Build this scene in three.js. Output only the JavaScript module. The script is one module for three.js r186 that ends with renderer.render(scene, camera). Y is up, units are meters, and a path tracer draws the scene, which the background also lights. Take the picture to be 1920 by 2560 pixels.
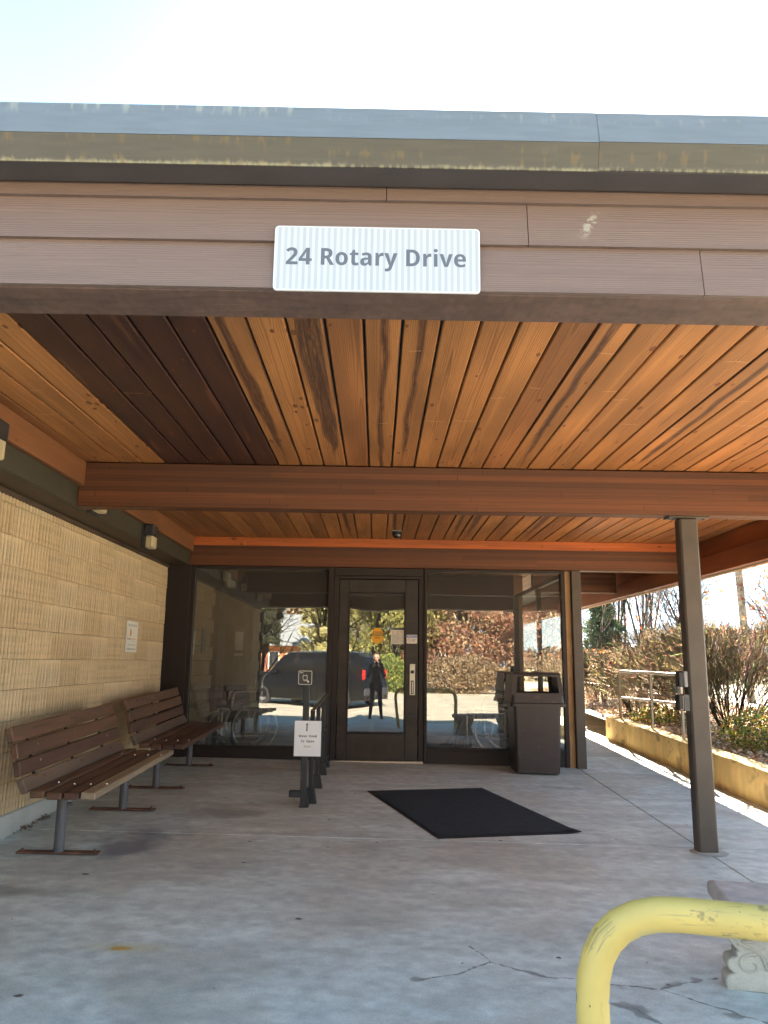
import * as THREE from 'three';
import { mergeGeometries, mergeVertices, toCreasedNormals } from 'three/addons/utils/BufferGeometryUtils.js';
import { RoundedBoxGeometry } from 'three/addons/geometries/RoundedBoxGeometry.js';
import { MarchingCubes } from 'three/addons/objects/MarchingCubes.js';

// ---------- camera, sky, sun, exposure ----------
const scene = new THREE.Scene();
const renderer = new THREE.WebGLRenderer({ antialias: true });
renderer.toneMapping = THREE.LinearToneMapping;
renderer.toneMappingExposure = 14.5;
renderer.shadowMap.enabled = true;
const camera = new THREE.PerspectiveCamera(67.31, 768 / 1024, 0.05, 600);
{
  const p = THREE.MathUtils.degToRad(11.04), w = THREE.MathUtils.degToRad(0.4), r = 0.014;
  const F = new THREE.Vector3(Math.sin(w) * Math.cos(p), Math.sin(p), -Math.cos(w) * Math.cos(p));
  const R0 = new THREE.Vector3().crossVectors(F, new THREE.Vector3(0, 1, 0)).normalize();
  const U0 = new THREE.Vector3().crossVectors(R0, F);
  const R = R0.clone().multiplyScalar(Math.cos(r)).addScaledVector(U0, Math.sin(r));
  const U = U0.clone().multiplyScalar(Math.cos(r)).addScaledVector(R0, -Math.sin(r));
  camera.position.set(0, 1.36, 0);
  camera.quaternion.setFromRotationMatrix(new THREE.Matrix4().makeBasis(R, U, F.clone().negate()));
  camera.updateMatrixWorld();
}
const SUN = new THREE.Vector3(0.33, 1, -1.6).normalize();
{   // clear winter sky with thin haze: paler towards the horizon, brighter round the sun
  const W = 512, H = 256, d = new Float32Array(W * H * 4);
  for (let j = 0; j < H; j++) for (let i = 0; i < W; i++) {
    const e = ((j + 0.5) / H - 0.5) * Math.PI, a = ((i + 0.5) / W - 0.5) * 2 * Math.PI, x = Math.cos(a) * Math.cos(e), y = Math.sin(e), z = Math.sin(a) * Math.cos(e);
    const c = x * SUN.x + y * SUN.y + z * SUN.z, t = Math.pow(Math.max(0, y), 0.34), k = (j * W + i) * 4;
    const g = 0.14 * Math.exp((c - 1) * 20) + 0.5 * Math.exp((c - 1) * 60);
    d[k] = 0.30 + (0.012 - 0.30) * t + g; d[k + 1] = 0.335 + (0.062 - 0.335) * t + g * 0.985; d[k + 2] = 0.345 + (0.125 - 0.345) * t + g * 0.95; d[k + 3] = 1;
  }
  const sky = new THREE.DataTexture(d, W, H, THREE.RGBAFormat, THREE.FloatType); sky.mapping = THREE.EquirectangularReflectionMapping; sky.magFilter = THREE.LinearFilter; sky.needsUpdate = true;
  scene.background = sky; scene.environment = sky;
}
const sun = new THREE.DirectionalLight(0xfff1dc, 4.6);
sun.position.copy(SUN).multiplyScalar(60);
sun.castShadow = true;
sun.shadow.mapSize.set(4096, 4096);
Object.assign(sun.shadow.camera, { left: -40, right: 40, top: 40, bottom: -40, near: 1, far: 160 });
scene.add(sun, sun.target);

// ---------- helpers ----------
const rng = (s) => () => { s = (s + 0x6d2b79f5) | 0; let t = Math.imul(s ^ (s >>> 15), 1 | s); t = (t + Math.imul(t ^ (t >>> 7), 61 | t)) ^ t; return ((t ^ (t >>> 14)) >>> 0) / 4294967296; };
const V = (x, y, z) => new THREE.Vector3(x, y, z);
const clamp = (x, a = 0, b = 1) => Math.min(b, Math.max(a, x));
const mix = (a, b, t) => a + (b - a) * t;
const ss = (a, b, x) => { const t = clamp((x - a) / (b - a)); return t * t * (3 - 2 * t); };
const mix3 = (a, b, t) => [mix(a[0], b[0], t), mix(a[1], b[1], t), mix(a[2], b[2], t)];
const hash = (x, y) => { let h = Math.imul(x, 374761393) + Math.imul(y, 668265263) | 0; h = Math.imul(h ^ (h >>> 13), 1274126177); return ((h ^ (h >>> 16)) >>> 0) / 4294967296; };
function noise(x, y, px = 0, py = 0) {   // value noise, optionally periodic
  let x0 = Math.floor(x), y0 = Math.floor(y); const fx = x - x0, fy = y - y0;
  let x1 = x0 + 1, y1 = y0 + 1;
  if (px) { x0 = ((x0 % px) + px) % px; x1 = ((x1 % px) + px) % px; }
  if (py) { y0 = ((y0 % py) + py) % py; y1 = ((y1 % py) + py) % py; }
  const u = fx * fx * (3 - 2 * fx), v = fy * fy * (3 - 2 * fy);
  return mix(mix(hash(x0, y0), hash(x1, y0), u), mix(hash(x0, y1), hash(x1, y1), u), v);
}
function fbm(x, y, o = 4, px = 0, py = 0) { let s = 0, a = 0.5, t = 0; for (let i = 0; i < o; i++) { s += a * noise(x + i * 17 * (px ? 0 : 1), y, px, py); t += a; a *= 0.5; x *= 2; y *= 2; px *= 2; py *= 2; } return s / t; }
function tex(w, h, fn, srgb = true, wrap = THREE.RepeatWrapping) {
  const d = new Uint8Array(w * h * 4);
  for (let j = 0; j < h; j++) for (let i = 0; i < w; i++) {
    const c = fn(i / w, j / h, i, j), k = (j * w + i) * 4;
    if (typeof c === 'number') d[k] = d[k + 1] = d[k + 2] = clamp(c) * 255;
    else { d[k] = clamp(c[0], 0, 255); d[k + 1] = clamp(c[1], 0, 255); d[k + 2] = clamp(c[2], 0, 255); }
    d[k + 3] = 255;
  }
  const t = new THREE.DataTexture(d, w, h, THREE.RGBAFormat);
  t.wrapS = t.wrapT = wrap; t.magFilter = THREE.LinearFilter; t.minFilter = THREE.LinearMipmapLinearFilter; t.generateMipmaps = true;
  if (srgb) t.colorSpace = THREE.SRGBColorSpace;
  t.needsUpdate = true;
  return t;
}
function canvasTex(w, h, draw) {
  const c = document.createElement('canvas'); c.width = w; c.height = h;
  draw(c.getContext('2d'), w, h);
  const t = new THREE.CanvasTexture(c); t.colorSpace = THREE.SRGBColorSpace; t.magFilter = THREE.LinearFilter; t.anisotropy = 4;
  return t;
}
const std = (o) => new THREE.MeshStandardMaterial({ roughness: 0.8, ...o });
const phys = (o) => new THREE.MeshPhysicalMaterial(o);
const rgb = (r, g, b) => new THREE.Color().setRGB(r, g, b);          // linear
const srgb = (r, g, b) => new THREE.Color().setRGB(r / 255, g / 255, b / 255, THREE.SRGBColorSpace);

// chamfered box, 44 triangles; uv in metres: u runs along AXIS
function uvMetres(g, axis = 'x', s = 1) {
  const p = g.attributes.position, uv = new Float32Array(p.count * 2), a = V(0, 0, 0), b = V(0, 0, 0), c = V(0, 0, 0), n = V(0, 0, 0);
  const L = { x: 0, y: 1, z: 2 }[axis];
  for (let i = 0; i < p.count; i += 3) {
    a.fromBufferAttribute(p, i); b.fromBufferAttribute(p, i + 1); c.fromBufferAttribute(p, i + 2);
    n.crossVectors(b.clone().sub(a), c.clone().sub(a));
    const m = [Math.abs(n.x), Math.abs(n.y), Math.abs(n.z)], k = m[0] >= m[1] && m[0] >= m[2] ? 0 : m[1] >= m[2] ? 1 : 2;
    let iu = L, iv;
    if (k === L) { iu = (L + 1) % 3; iv = (L + 2) % 3; } else iv = 3 - L - k;
    [a, b, c].forEach((q, j) => { const e = [q.x, q.y, q.z]; uv[(i + j) * 2] = e[iu] * s; uv[(i + j) * 2 + 1] = e[iv] * s; });
  }
  g.setAttribute('uv', new THREE.BufferAttribute(uv, 2));
  return g;
}
function finish(tris, axis = 'x') {
  const g = new THREE.BufferGeometry();
  g.setAttribute('position', new THREE.Float32BufferAttribute(tris, 3));
  g.computeVertexNormals();
  return uvMetres(g, axis);
}
function chBox(w, h, d, c = 0.003, axis = 'x') {
  const X = w / 2, Y = h / 2, Z = d / 2; c = Math.min(c, X * 0.9, Y * 0.9, Z * 0.9);
  const out = [], ref = V(0, 0, 0);
  const tri = (a, b, e) => { ref.crossVectors(b.clone().sub(a), e.clone().sub(a)); const m = a.clone().add(b).add(e); if (ref.dot(m) < 0) [b, e] = [e, b]; for (const q of [a, b, e]) out.push(q.x, q.y, q.z); };
  const quad = (a, b, e, f) => { tri(a, b, e); tri(a, e, f); };
  for (const s of [-1, 1]) {
    quad(V(s * X, -Y + c, -Z + c), V(s * X, Y - c, -Z + c), V(s * X, Y - c, Z - c), V(s * X, -Y + c, Z - c));
    quad(V(-X + c, s * Y, -Z + c), V(X - c, s * Y, -Z + c), V(X - c, s * Y, Z - c), V(-X + c, s * Y, Z - c));
    quad(V(-X + c, -Y + c, s * Z), V(X - c, -Y + c, s * Z), V(X - c, Y - c, s * Z), V(-X + c, Y - c, s * Z));
    for (const t of [-1, 1]) {
      quad(V(s * X, t * (Y - c), -Z + c), V(s * X, t * (Y - c), Z - c), V(s * (X - c), t * Y, Z - c), V(s * (X - c), t * Y, -Z + c));
      quad(V(s * X, -Y + c, t * (Z - c)), V(s * X, Y - c, t * (Z - c)), V(s * (X - c), Y - c, t * Z), V(s * (X - c), -Y + c, t * Z));
      quad(V(-X + c, s * Y, t * (Z - c)), V(X - c, s * Y, t * (Z - c)), V(X - c, s * (Y - c), t * Z), V(-X + c, s * (Y - c), t * Z));
      for (const q of [-1, 1]) tri(V(s * X, t * (Y - c), q * (Z - c)), V(s * (X - c), t * Y, q * (Z - c)), V(s * (X - c), t * (Y - c), q * Z));
    }
  }
  return finish(out, axis);
}
// box between two corners
const bx = (x0, x1, y0, y1, z0, z1, c = 0.003, axis = 'x') => chBox(Math.abs(x1 - x0), Math.abs(y1 - y0), Math.abs(z1 - z0), c, axis).translate((x0 + x1) / 2, (y0 + y1) / 2, (z0 + z1) / 2);
const plainG = (g) => { let q = g.index ? g.toNonIndexed() : g; for (const k of Object.keys(q.attributes)) if (!['position', 'normal', 'uv', 'color'].includes(k)) q.deleteAttribute(k); return q; };
function merge(list) {
  list = list.map(plainG);
  const col = list.some((g) => g.attributes.color);
  for (const g of list) { if (!g.attributes.uv) g.setAttribute('uv', new THREE.Float32BufferAttribute(new Float32Array(g.attributes.position.count * 2), 2)); if (!col) g.deleteAttribute('color'); }
  return list.length === 1 ? list[0] : mergeGeometries(list);
}
const names = {};
const numbered = (n) => { names[n] = (names[n] ?? -1) + 1; return names[n] ? n + '_' + String(names[n]).padStart(3, '0') : n; };
function shadows(o) { o.castShadow = o.receiveShadow = true; return o; }
function part(name, geo, mat, parent) {
  const m = shadows(new THREE.Mesh(Array.isArray(geo) ? merge(geo) : geo, mat)); m.name = name; parent.add(m); return m;
}
function sub(name, parent) { const g = new THREE.Group(); g.name = name; parent.add(g); return g; }
function thing(name, label, category, pos = [0, 0, 0], group) {
  const o = new THREE.Group(); o.name = numbered(name); o.position.set(...pos); o.userData = { label, category }; if (group) o.userData.group = group; scene.add(o); return o;
}
function single(name, geo, mat, label, category, group) {
  const m = shadows(new THREE.Mesh(Array.isArray(geo) ? merge(geo) : geo, mat)); m.name = numbered(name); m.userData = { label, category }; if (group) m.userData.group = group; scene.add(m); return m;
}
function setting(name, geo, mat) { const m = shadows(new THREE.Mesh(Array.isArray(geo) ? merge(geo) : geo, mat)); m.name = name; m.userData.kind = 'structure'; scene.add(m); return m; }
function copyOf(o, label, pos) { const c = o.clone(); c.name = numbered(o.name.replace(/_\d{3}$/, '')); c.userData = { ...o.userData, label }; c.position.set(...pos); scene.add(c); return c; }
function rod(a, b, r0, r1 = r0, n = 8) {
  const d = b.clone().sub(a), g = new THREE.CylinderGeometry(r1, r0, d.length(), n, 1);
  g.applyQuaternion(new THREE.Quaternion().setFromUnitVectors(V(0, 1, 0), d.clone().normalize()));
  return g.translate((a.x + b.x) / 2, (a.y + b.y) / 2, (a.z + b.z) / 2);
}
function pipe(pts, r, bend = 0.06, n = 10, closed = false) {   // straight runs with rounded corners
  const path = new THREE.CurvePath(); let last = pts[0];
  for (let i = 1; i < pts.length; i++) {
    if (i === pts.length - 1) { path.add(new THREE.LineCurve3(last, pts[i])); break; }
    const a = pts[i - 1].clone().sub(pts[i]).normalize(), b = pts[i + 1].clone().sub(pts[i]).normalize();
    const k = Math.min(bend, pts[i - 1].distanceTo(pts[i]) / 2, pts[i + 1].distanceTo(pts[i]) / 2);
    const p = pts[i].clone().addScaledVector(a, k), q = pts[i].clone().addScaledVector(b, k);
    path.add(new THREE.LineCurve3(last, p)); path.add(new THREE.QuadraticBezierCurve3(p, pts[i].clone(), q)); last = q;
  }
  const P = []; for (const c of path.curves) { const m = c.isLineCurve3 ? 1 : 7; for (let i = 0; i < m; i++) P.push(c.getPoint(i / m)); } P.push(pts[pts.length - 1].clone());
  const Q = P.filter((p, i) => !i || p.distanceTo(P[i - 1]) > 1e-5);
  return sweep(Q, () => r, n);
}
function sweep(P, rad, n = 8, col) {    // round section along a polyline, parallel frames, capped
  const pos = [], idx = [], uv = []; let N = null, len = 0;
  for (let i = 0; i < P.length; i++) {
    const T = P[Math.min(i + 1, P.length - 1)].clone().sub(P[Math.max(i - 1, 0)]).normalize();
    if (!N) { N = Math.abs(T.y) < 0.9 ? V(0, 1, 0) : V(1, 0, 0); }
    N = N.clone().addScaledVector(T, -N.dot(T)).normalize(); const B = T.clone().cross(N);
    if (i) len += P[i].distanceTo(P[i - 1]);
    let r = rad(i / (P.length - 1));
    if (i > 0 && i < P.length - 1) { const a = P[i].clone().sub(P[i - 1]).normalize(), b = P[i + 1].clone().sub(P[i]).normalize(); r /= Math.max(0.75, Math.sqrt((1 + a.dot(b)) / 2)); }
    for (let j = 0; j <= n; j++) { const a = j / n * Math.PI * 2; const q = P[i].clone().addScaledVector(N, Math.cos(a) * r).addScaledVector(B, Math.sin(a) * r); pos.push(q.x, q.y, q.z); uv.push(len, j / n * 2 * Math.PI * r); }
  }
  for (let i = 0; i < P.length - 1; i++) for (let j = 0; j < n; j++) { const a = i * (n + 1) + j, b = a + n + 1; idx.push(a, a + 1, b, b, a + 1, b + 1); }
  for (const e of [0, P.length - 1]) { const c = pos.length / 3; pos.push(P[e].x, P[e].y, P[e].z); uv.push(0, 0); for (let j = 0; j < n; j++) { const a = e * (n + 1) + j; e ? idx.push(c, a, a + 1) : idx.push(c, a + 1, a); } }
  const g = new THREE.BufferGeometry(); g.setAttribute('position', new THREE.Float32BufferAttribute(pos, 3)); g.setAttribute('uv', new THREE.Float32BufferAttribute(uv, 2)); g.setIndex(idx); g.computeVertexNormals();
  return g.toNonIndexed();
}
// prism: 2-D outline in (a, b) pushed along an axis; returns flat-shaded geometry with metre uv
function prism(outline, from, to, plane = 'zy', axis = 'x') {
  const s = new THREE.Shape(outline.map((p) => new THREE.Vector2(p[0], p[1])));
  let g = new THREE.ExtrudeGeometry(s, { depth: to - from, bevelEnabled: false }); if (g.index) g = g.toNonIndexed();
  const p = g.attributes.position;
  for (let i = 0; i < p.count; i++) { const a = p.getX(i), b = p.getY(i), c = p.getZ(i) + from; if (plane === 'zy') p.setXYZ(i, c, b, a); else if (plane === 'xy') p.setXYZ(i, a, b, c); else p.setXYZ(i, a, c, b); }
  if (plane !== 'xy') { const q = p.array; for (let i = 0; i < q.length; i += 9) for (let k = 0; k < 3; k++) { const t = q[i + 3 + k]; q[i + 3 + k] = q[i + 6 + k]; q[i + 6 + k] = t; } }
  g.computeVertexNormals();
  return uvMetres(g, axis);
}
const FY = (x, z) => -0.0306 * Math.min(z, 2) - 0.015 * x;          // the paving falls away from the door and a little to one side
// ---------- materials ----------
function speckle(base, amp, cells, seed, size = 256, fine = 0.5) {      // tiling mottled colour
  return tex(size, size, (u, v) => {
    const n = fbm(u * cells + seed, v * cells + seed * 3, 5, cells, cells) - 0.5, f = hash(Math.floor(u * size) + seed * 91, Math.floor(v * size) + 7) - 0.5;
    const k = (n * 1.6 + f * fine) * amp; return base.map((c, i) => c * (1 + k * (1 - 0.08 * i)));
  });
}
function roughBump(cells, seed, size = 256, oct = 5) { return tex(size, size, (u, v) => fbm(u * cells + seed, v * cells, oct, cells, cells), false); }
const rep = (t, x, y = x) => { t.repeat.set(x, y); return t; };
const mDark = rep(roughBump(8, 3), 2), bumpFine = roughBump(24, 9), bumpCoarse = roughBump(10, 5);

// sawn softwood: rings of a log cut by the face, knots, heartwood, fibre
function plankTex(seed, o = {}) {
  const R = rng(seed), W = o.w ?? 1024, H = o.h ?? 128, L = o.len ?? 3.3, B = o.wide ?? 0.164;
  const light = o.light ?? [184, 126, 72], late = o.late ?? [126, 76, 40], heart = o.heart ?? [66, 40, 28];
  const x0 = (R() - 0.5) * 0.1, y0 = 0.012 + R() * 0.05, sl = (R() - 0.5) * 0.02, ph = R() * 50, ring = o.ring ?? 0.0075;
  const knots = Array.from({ length: o.knots ?? 3 + Math.floor(R() * 5) }, () => [R() * L, (R() - 0.5) * B * 0.8, 0.006 + R() * 0.009]);
  const hs = o.streak ?? 0, hx = (R() - 0.5) * 0.05, hw = 0.012 + R() * 0.014, h0 = R() * 0.3, h1 = 0.75 + R() * 0.3;
  const bars = Array.from({ length: o.bars ?? (R() < 0.4 ? 1 : 0) }, () => [R() * L, R() * 0.6, 0.3 + R() * 0.5]);
  return tex(W, H, (u, v) => {
    const z = u * L; let x = (v - 0.5) * B;
    let bend = 0, knot = 0, kr = 0;
    for (const [kz, kx, r] of knots) { const dz = (z - kz) / 2.2, dx = x - kx, d = Math.hypot(dz, dx); bend += r * 0.8 * Math.exp(-d * d / (r * r * 9)) * Math.sign(dx || 1); const q = ss(r * 1.15, r * 0.75, d); if (q > knot) { knot = q; kr = d / r; } }
    const xx = x + bend + 0.010 * (fbm(z * 1.3 + ph, v * 0.8, 3) - 0.5), y = y0 + sl * z + 0.02 * (noise(z * 0.9, ph) - 0.5);
    const rad = Math.hypot(xx - x0, y) / ring + 0.5 * fbm(z * 3 + ph, v * 3, 2) + ph, fr = rad - Math.floor(rad);
    const lw = ss(0.35, 0.92, fr) * (1 - ss(0.95, 1, fr)) * (0.55 + 0.45 * hash(Math.floor(rad), 3));
    const fib = fbm(z * 14 + ph, v * 70, 3) - 0.5, fine = hash(Math.floor(u * W), Math.floor(v * H) + seed) - 0.5;
    let c = mix3(light, late, lw * 0.62 + 0.25 * fib + 0.06);
    const tone = 1 + 0.42 * (fbm(z * 1.1 + ph * 2, v * 1.4, 3) - 0.5) + 0.05 * fine; c = c.map((q) => q * tone);
    if (hs) {
      const wv = hx + 0.05 * (noise(z * 0.8 + ph, 2) - 0.5) + 0.018 * (noise(z * 4 + ph, 5) - 0.5), ww = hw * hs * (0.5 + 1.1 * noise(z * 1.1 + ph, 9)) * ss(h0 - 0.15, h0 + 0.1, u) * ss(h1 + 0.1, h1 - 0.12, u);
      const e = Math.abs(x - wv) - ww + 0.016 * (fbm(z * 5, v * 14 + ph, 4) - 0.5);
      const m = ss(0.010, -0.012, e + 0.012 * fib) * (0.62 + 1.1 * fib + 0.25 * lw); c = mix3(c, heart, clamp(m, 0, 0.85));
    }
    if (o.dark) { const m = clamp(0.86 + 0.5 * (fbm(z * 1.6 + ph, v * 2.2, 4) - 0.55) - 0.5 * ss(0.66, 0.78, fbm(z * 2.3 + ph + 9, v * 3, 4)), 0, 0.97); c = mix3(c, o.dark.map((q) => q * (0.85 + 0.6 * lw * 0.4 + 0.5 * fib)), m); }
    for (const [bz, ba, bb] of bars) { const m = ss(0.008, 0.004, Math.abs(z - bz + 0.004 * Math.sin(v * 9))) * ss(ba - 0.05, ba, v) * ss(ba + bb + 0.05, ba + bb, v) * (0.4 + fib); c = mix3(c, [222, 176, 128], clamp(m, 0, 0.6)); }
    if (knot) c = mix3(c, kr > 0.8 ? [70, 38, 22] : [118, 66, 34].map((q) => q * (0.8 + 0.4 * noise(kr * 7, ph))), knot * 0.9);
    return c;
  });
}
const T0 = 1.0;
const plankSets = {
  light: [11, 12, 13, 14, 15].map((s) => plankTex(s, {})),
  streak: [21, 22, 23, 24].map((s, i) => plankTex(s, { streak: [1, 0.8, 1.2, 0.7][i] })),
  heavy: [31].map((s) => plankTex(s, { streak: 2.1, heart: [66, 44, 34] })),
  red: [41, 42, 43].map((s) => plankTex(s, { light: [166, 110, 64], late: [112, 68, 38] })),
  dark: [51, 52, 53].map((s) => plankTex(s, { dark: [62, 34, 25], light: [128, 78, 46] })),
};
const plankBump = tex(512, 128, (u, v) => 0.5 + 0.5 * (fbm(u * 26, v * 50, 3, 26, 50) - 0.5) + 0.25 * (hash(Math.floor(u * 512), Math.floor(v * 128)) - 0.5), false);
const plankM = {};
for (const [k, l] of Object.entries(plankSets)) plankM[k] = l.map((t) => std({ map: t, bumpMap: plankBump, bumpScale: 0.0012, roughness: 0.62 }));

const glulamT = (seed, light, late) => {
  const R = rng(seed), lam = Array.from({ length: 9 }, () => [0.86 + 0.28 * R(), R() * 40, R() * 4]);
  return tex(2048, 256, (u, v) => {
    const k = Math.min(8, Math.floor(v * 8.6)), f = v * 8.6 - Math.floor(v * 8.6), [t, ph, j] = lam[k], z = u * 6;
    const butt = Math.abs(((z + j) % 2.7) - 1.35) < 0.004 ? 0.8 : 1, tn = t * (0.9 + 0.2 * hash(Math.floor((z + j) / 2.7), k));
    const rad = Math.hypot((f - 0.5) * 0.038 + 0.006 * fbm(z * 1.2 + ph, v * 2, 2), 0.012 + 0.01 * noise(z * 0.5, ph)) / 0.005 + ph, fr = rad - Math.floor(rad);
    const fib = fbm(z * 9 + ph, v * 90, 3) - 0.5, lw = ss(0.4, 0.9, fr) * (1 - ss(0.94, 1, fr));
    const c = mix3(light, late, lw * 0.5 + fib * 0.45 + 0.15); const g = tn * butt * (f < 0.05 ? 0.86 : 1);
    return c.map((q) => q * g);
  });
};
const beamT = glulamT(5, [106, 62, 34], [78, 44, 23]);
const beamM = std({ map: beamT, roughness: 0.55, bumpMap: plankBump, bumpScale: 0.0008 });
const orangeM = std({ map: plankTex(77, { light: [188, 102, 46], late: [156, 76, 32], knots: 5, w: 2048, len: 6.2, wide: 0.1 }), roughness: 0.55 });
const ledgerM = std({ map: plankTex(78, { light: [138, 92, 58], late: [106, 68, 42], knots: 3, len: 3.3, wide: 0.18 }), roughness: 0.6 });
const eaveM = std({ map: plankTex(79, { light: [150, 84, 44], late: [122, 66, 36], knots: 2, len: 6, wide: 0.2, ring: 0.009 }), roughness: 0.5 });
const tanM = std({ map: speckle([186, 150, 110], 0.12, 8, 4), roughness: 0.8 });

// painted lap siding with an embossed grain
const embossBump = (seed) => tex(1024, 256, (u, v) => { const z = u * 2.4; const rad = Math.hypot((v - 0.5) * 0.15 + 0.02 * (fbm(z * 1.1 + seed, v * 1.5, 2) - 0.5), 0.02 + 0.02 * noise(z * 0.7, seed)) / 0.006, f = rad - Math.floor(rad); return 0.5 + 0.3 * (ss(0.2, 0.8, f) - ss(0.85, 1, f)) + 0.25 * (fbm(z * 20, v * 60, 3) - 0.5); }, false);
const sidingBumps = [1, 2, 3].map(embossBump);
const sidingT = tex(512, 128, (u, v) => { const k = 1 + 0.1 * (fbm(u * 7, v * 5, 4, 7, 5) - 0.5) + 0.05 * (fbm(u * 40, v * 60, 2, 40, 60) - 0.5); return [112 * k, 93 * k, 84 * k]; });
const smearT = tex(1024, 128, (u, v) => { const x = 0.431 + u * 2.4, y = v * 0.15, k = 1 + 0.1 * (fbm(u * 7, v * 5, 4, 7, 5) - 0.5) + 0.05 * (fbm(u * 40, v * 60, 2, 40, 60) - 0.5); const t = (x - 0.615) * 0.5 + (y - 0.075) * 0.86, w = (x - 0.615) * 0.86 - (y - 0.075) * 0.5; const m = ss(0.07, 0.01, Math.abs(t)) * ss(0.022, 0.004, Math.abs(w)) * ss(0.42, 0.62, fbm(x * 90, y * 110, 4)); return mix3([112 * k, 93 * k, 84 * k], [150, 144, 130], clamp(m * 1.2)); });
const sidingMs = sidingBumps.map((b) => std({ map: sidingT, bumpMap: b, bumpScale: 0.0016, roughness: 0.6 }));
const lowTrimM = std({ map: tex(1024, 128, (u, v) => { const k = 1 + 0.24 * (fbm(u * 9, v * 8, 4, 9, 8) - 0.5) + 0.3 * (fbm(u * 60, v * 40, 3, 60, 40) - 0.5); return [96 * k, 74 * k, 64 * k]; }), bumpMap: sidingBumps[1], bumpScale: 0.002, roughness: 0.65 });
const darkBandM = std({ map: speckle([74, 68, 68], 0.12, 6, 8), roughness: 0.6 });
const smearM = std({ map: smearT, bumpMap: sidingBumps[1], bumpScale: 0.0016, roughness: 0.6 });
// roof-edge metal: weathered bronze paint, moss and run marks
const edgeMetal = (mossy) => {
  return tex(2048, 128, (u, v) => {
    const run = fbm(u * 420, v * 2.2, 3, 420, 2), cl = fbm(u * 14, v * 2, 3, 14, 2), n = fbm(u * 60, v * 8, 3, 60, 8);
    let c = [116, 119, 120].map((q) => q * (1 + 0.10 * (n - 0.5)));
    if (mossy) { c = [74, 70, 60].map((q) => q * (1 + 0.16 * (n - 0.5))); const edge = ss(0.10 + 0.5 * clamp(run - 0.4), 0.0, v) * ss(0.3, 0.6, cl + 0.12); c = mix3(c, [136, 130, 106], clamp(edge * 0.75)); c = mix3(c, [112, 92, 54], clamp(ss(0.55, 0.8, run) * ss(0.4, 0.65, cl) * 0.5)); c = mix3(c, [144, 138, 104], 0.6 * ss(0.16, 0.02, v) * ss(0.45, 0.7, fbm(u * 700, 3, 2, 700, 0))); }
    else { const top = ss(0.45, 1, v) * ss(0.56, 0.74, run) * ss(0.36, 0.6, cl); c = mix3(c, [160, 156, 138], clamp(top * 0.7)); }
    return c;
  });
};
const edgeUpM = std({ map: edgeMetal(false), metalness: 0.25, roughness: 0.45 }), edgeLowM = std({ map: edgeMetal(true), metalness: 0.1, roughness: 0.6 });

const oliveM = std({ map: speckle([66, 63, 52], 0.14, 6, 3), roughness: 0.6 }), brownSoffitM = std({ map: speckle([76, 62, 50], 0.14, 6, 5), roughness: 0.65 });
const bronzeM = std({ map: speckle([46, 38, 35], 0.12, 5, 2), roughness: 0.6, metalness: 0.15 });
const doorM = std({ map: tex(256, 512, (u, v) => { const k = 1 + 0.5 * (fbm(u * 5, v * 4, 4, 5, 4) - 0.5) + 0.3 * (fbm(u * 40, v * 7, 3, 40, 7) - 0.5); return [54 * k, 45 * k, 40 * k]; }), roughness: 0.5 });
const postM = std({ map: speckle([86, 77, 69], 0.14, 6, 6), roughness: 0.5, metalness: 0.1 });
const matteM = phys({ color: rgb(0.02, 0.016, 0.014), roughness: 1, specularIntensity: 0.15 });
const blackM = std({ color: rgb(0.02, 0.02, 0.022), roughness: 0.5 }), rubberM = std({ color: rgb(0.025, 0.025, 0.027), roughness: 0.75 });
const chromeM = std({ color: rgb(0.75, 0.75, 0.76), roughness: 0.2, metalness: 1 });
const steelM = std({ map: speckle([190, 184, 172], 0.1, 5, 11), roughness: 0.35, metalness: 0.7 });
const greyPaintM = std({ map: speckle([92, 90, 92], 0.14, 6, 12), roughness: 0.5 }), rustM = std({ map: speckle([104, 72, 58], 0.4, 9, 13), roughness: 0.8 });
const whiteM = std({ color: srgb(225, 222, 214), roughness: 0.6 });
const glassM = phys({ color: rgb(0.78, 0.78, 0.75), roughness: 0, metalness: 0.07, transmission: 1, thickness: 0, ior: 2.33 });
const tintM = phys({ color: rgb(0.6, 0.6, 0.56), roughness: 0, transmission: 1, thickness: 0, ior: 1.2 });
const clearM = phys({ color: rgb(0.85, 0.87, 0.85), roughness: 0, transmission: 1, thickness: 0, ior: 1.5 });

// concrete block: four tones of the same tan
const blockTs = [0, 1, 2, 3].map((i) => speckle([[205, 183, 147], [201, 179, 143], [208, 187, 152], [198, 175, 138]][i], 0.13, 20, 20 + i, 256, 0.4));
const blockMs = blockTs.map((t) => std({ map: rep(t, 2.5), bumpMap: rep(bumpFine.clone(), 3), bumpScale: 0.0015, roughness: 0.95 }));
const mortarM = std({ map: speckle([150, 132, 106], 0.3, 12, 33), roughness: 1 });
const footingM = std({ map: rep(speckle([176, 174, 166], 0.2, 6, 34), 0.8), bumpMap: bumpFine, bumpScale: 0.003, roughness: 0.95 });

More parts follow.
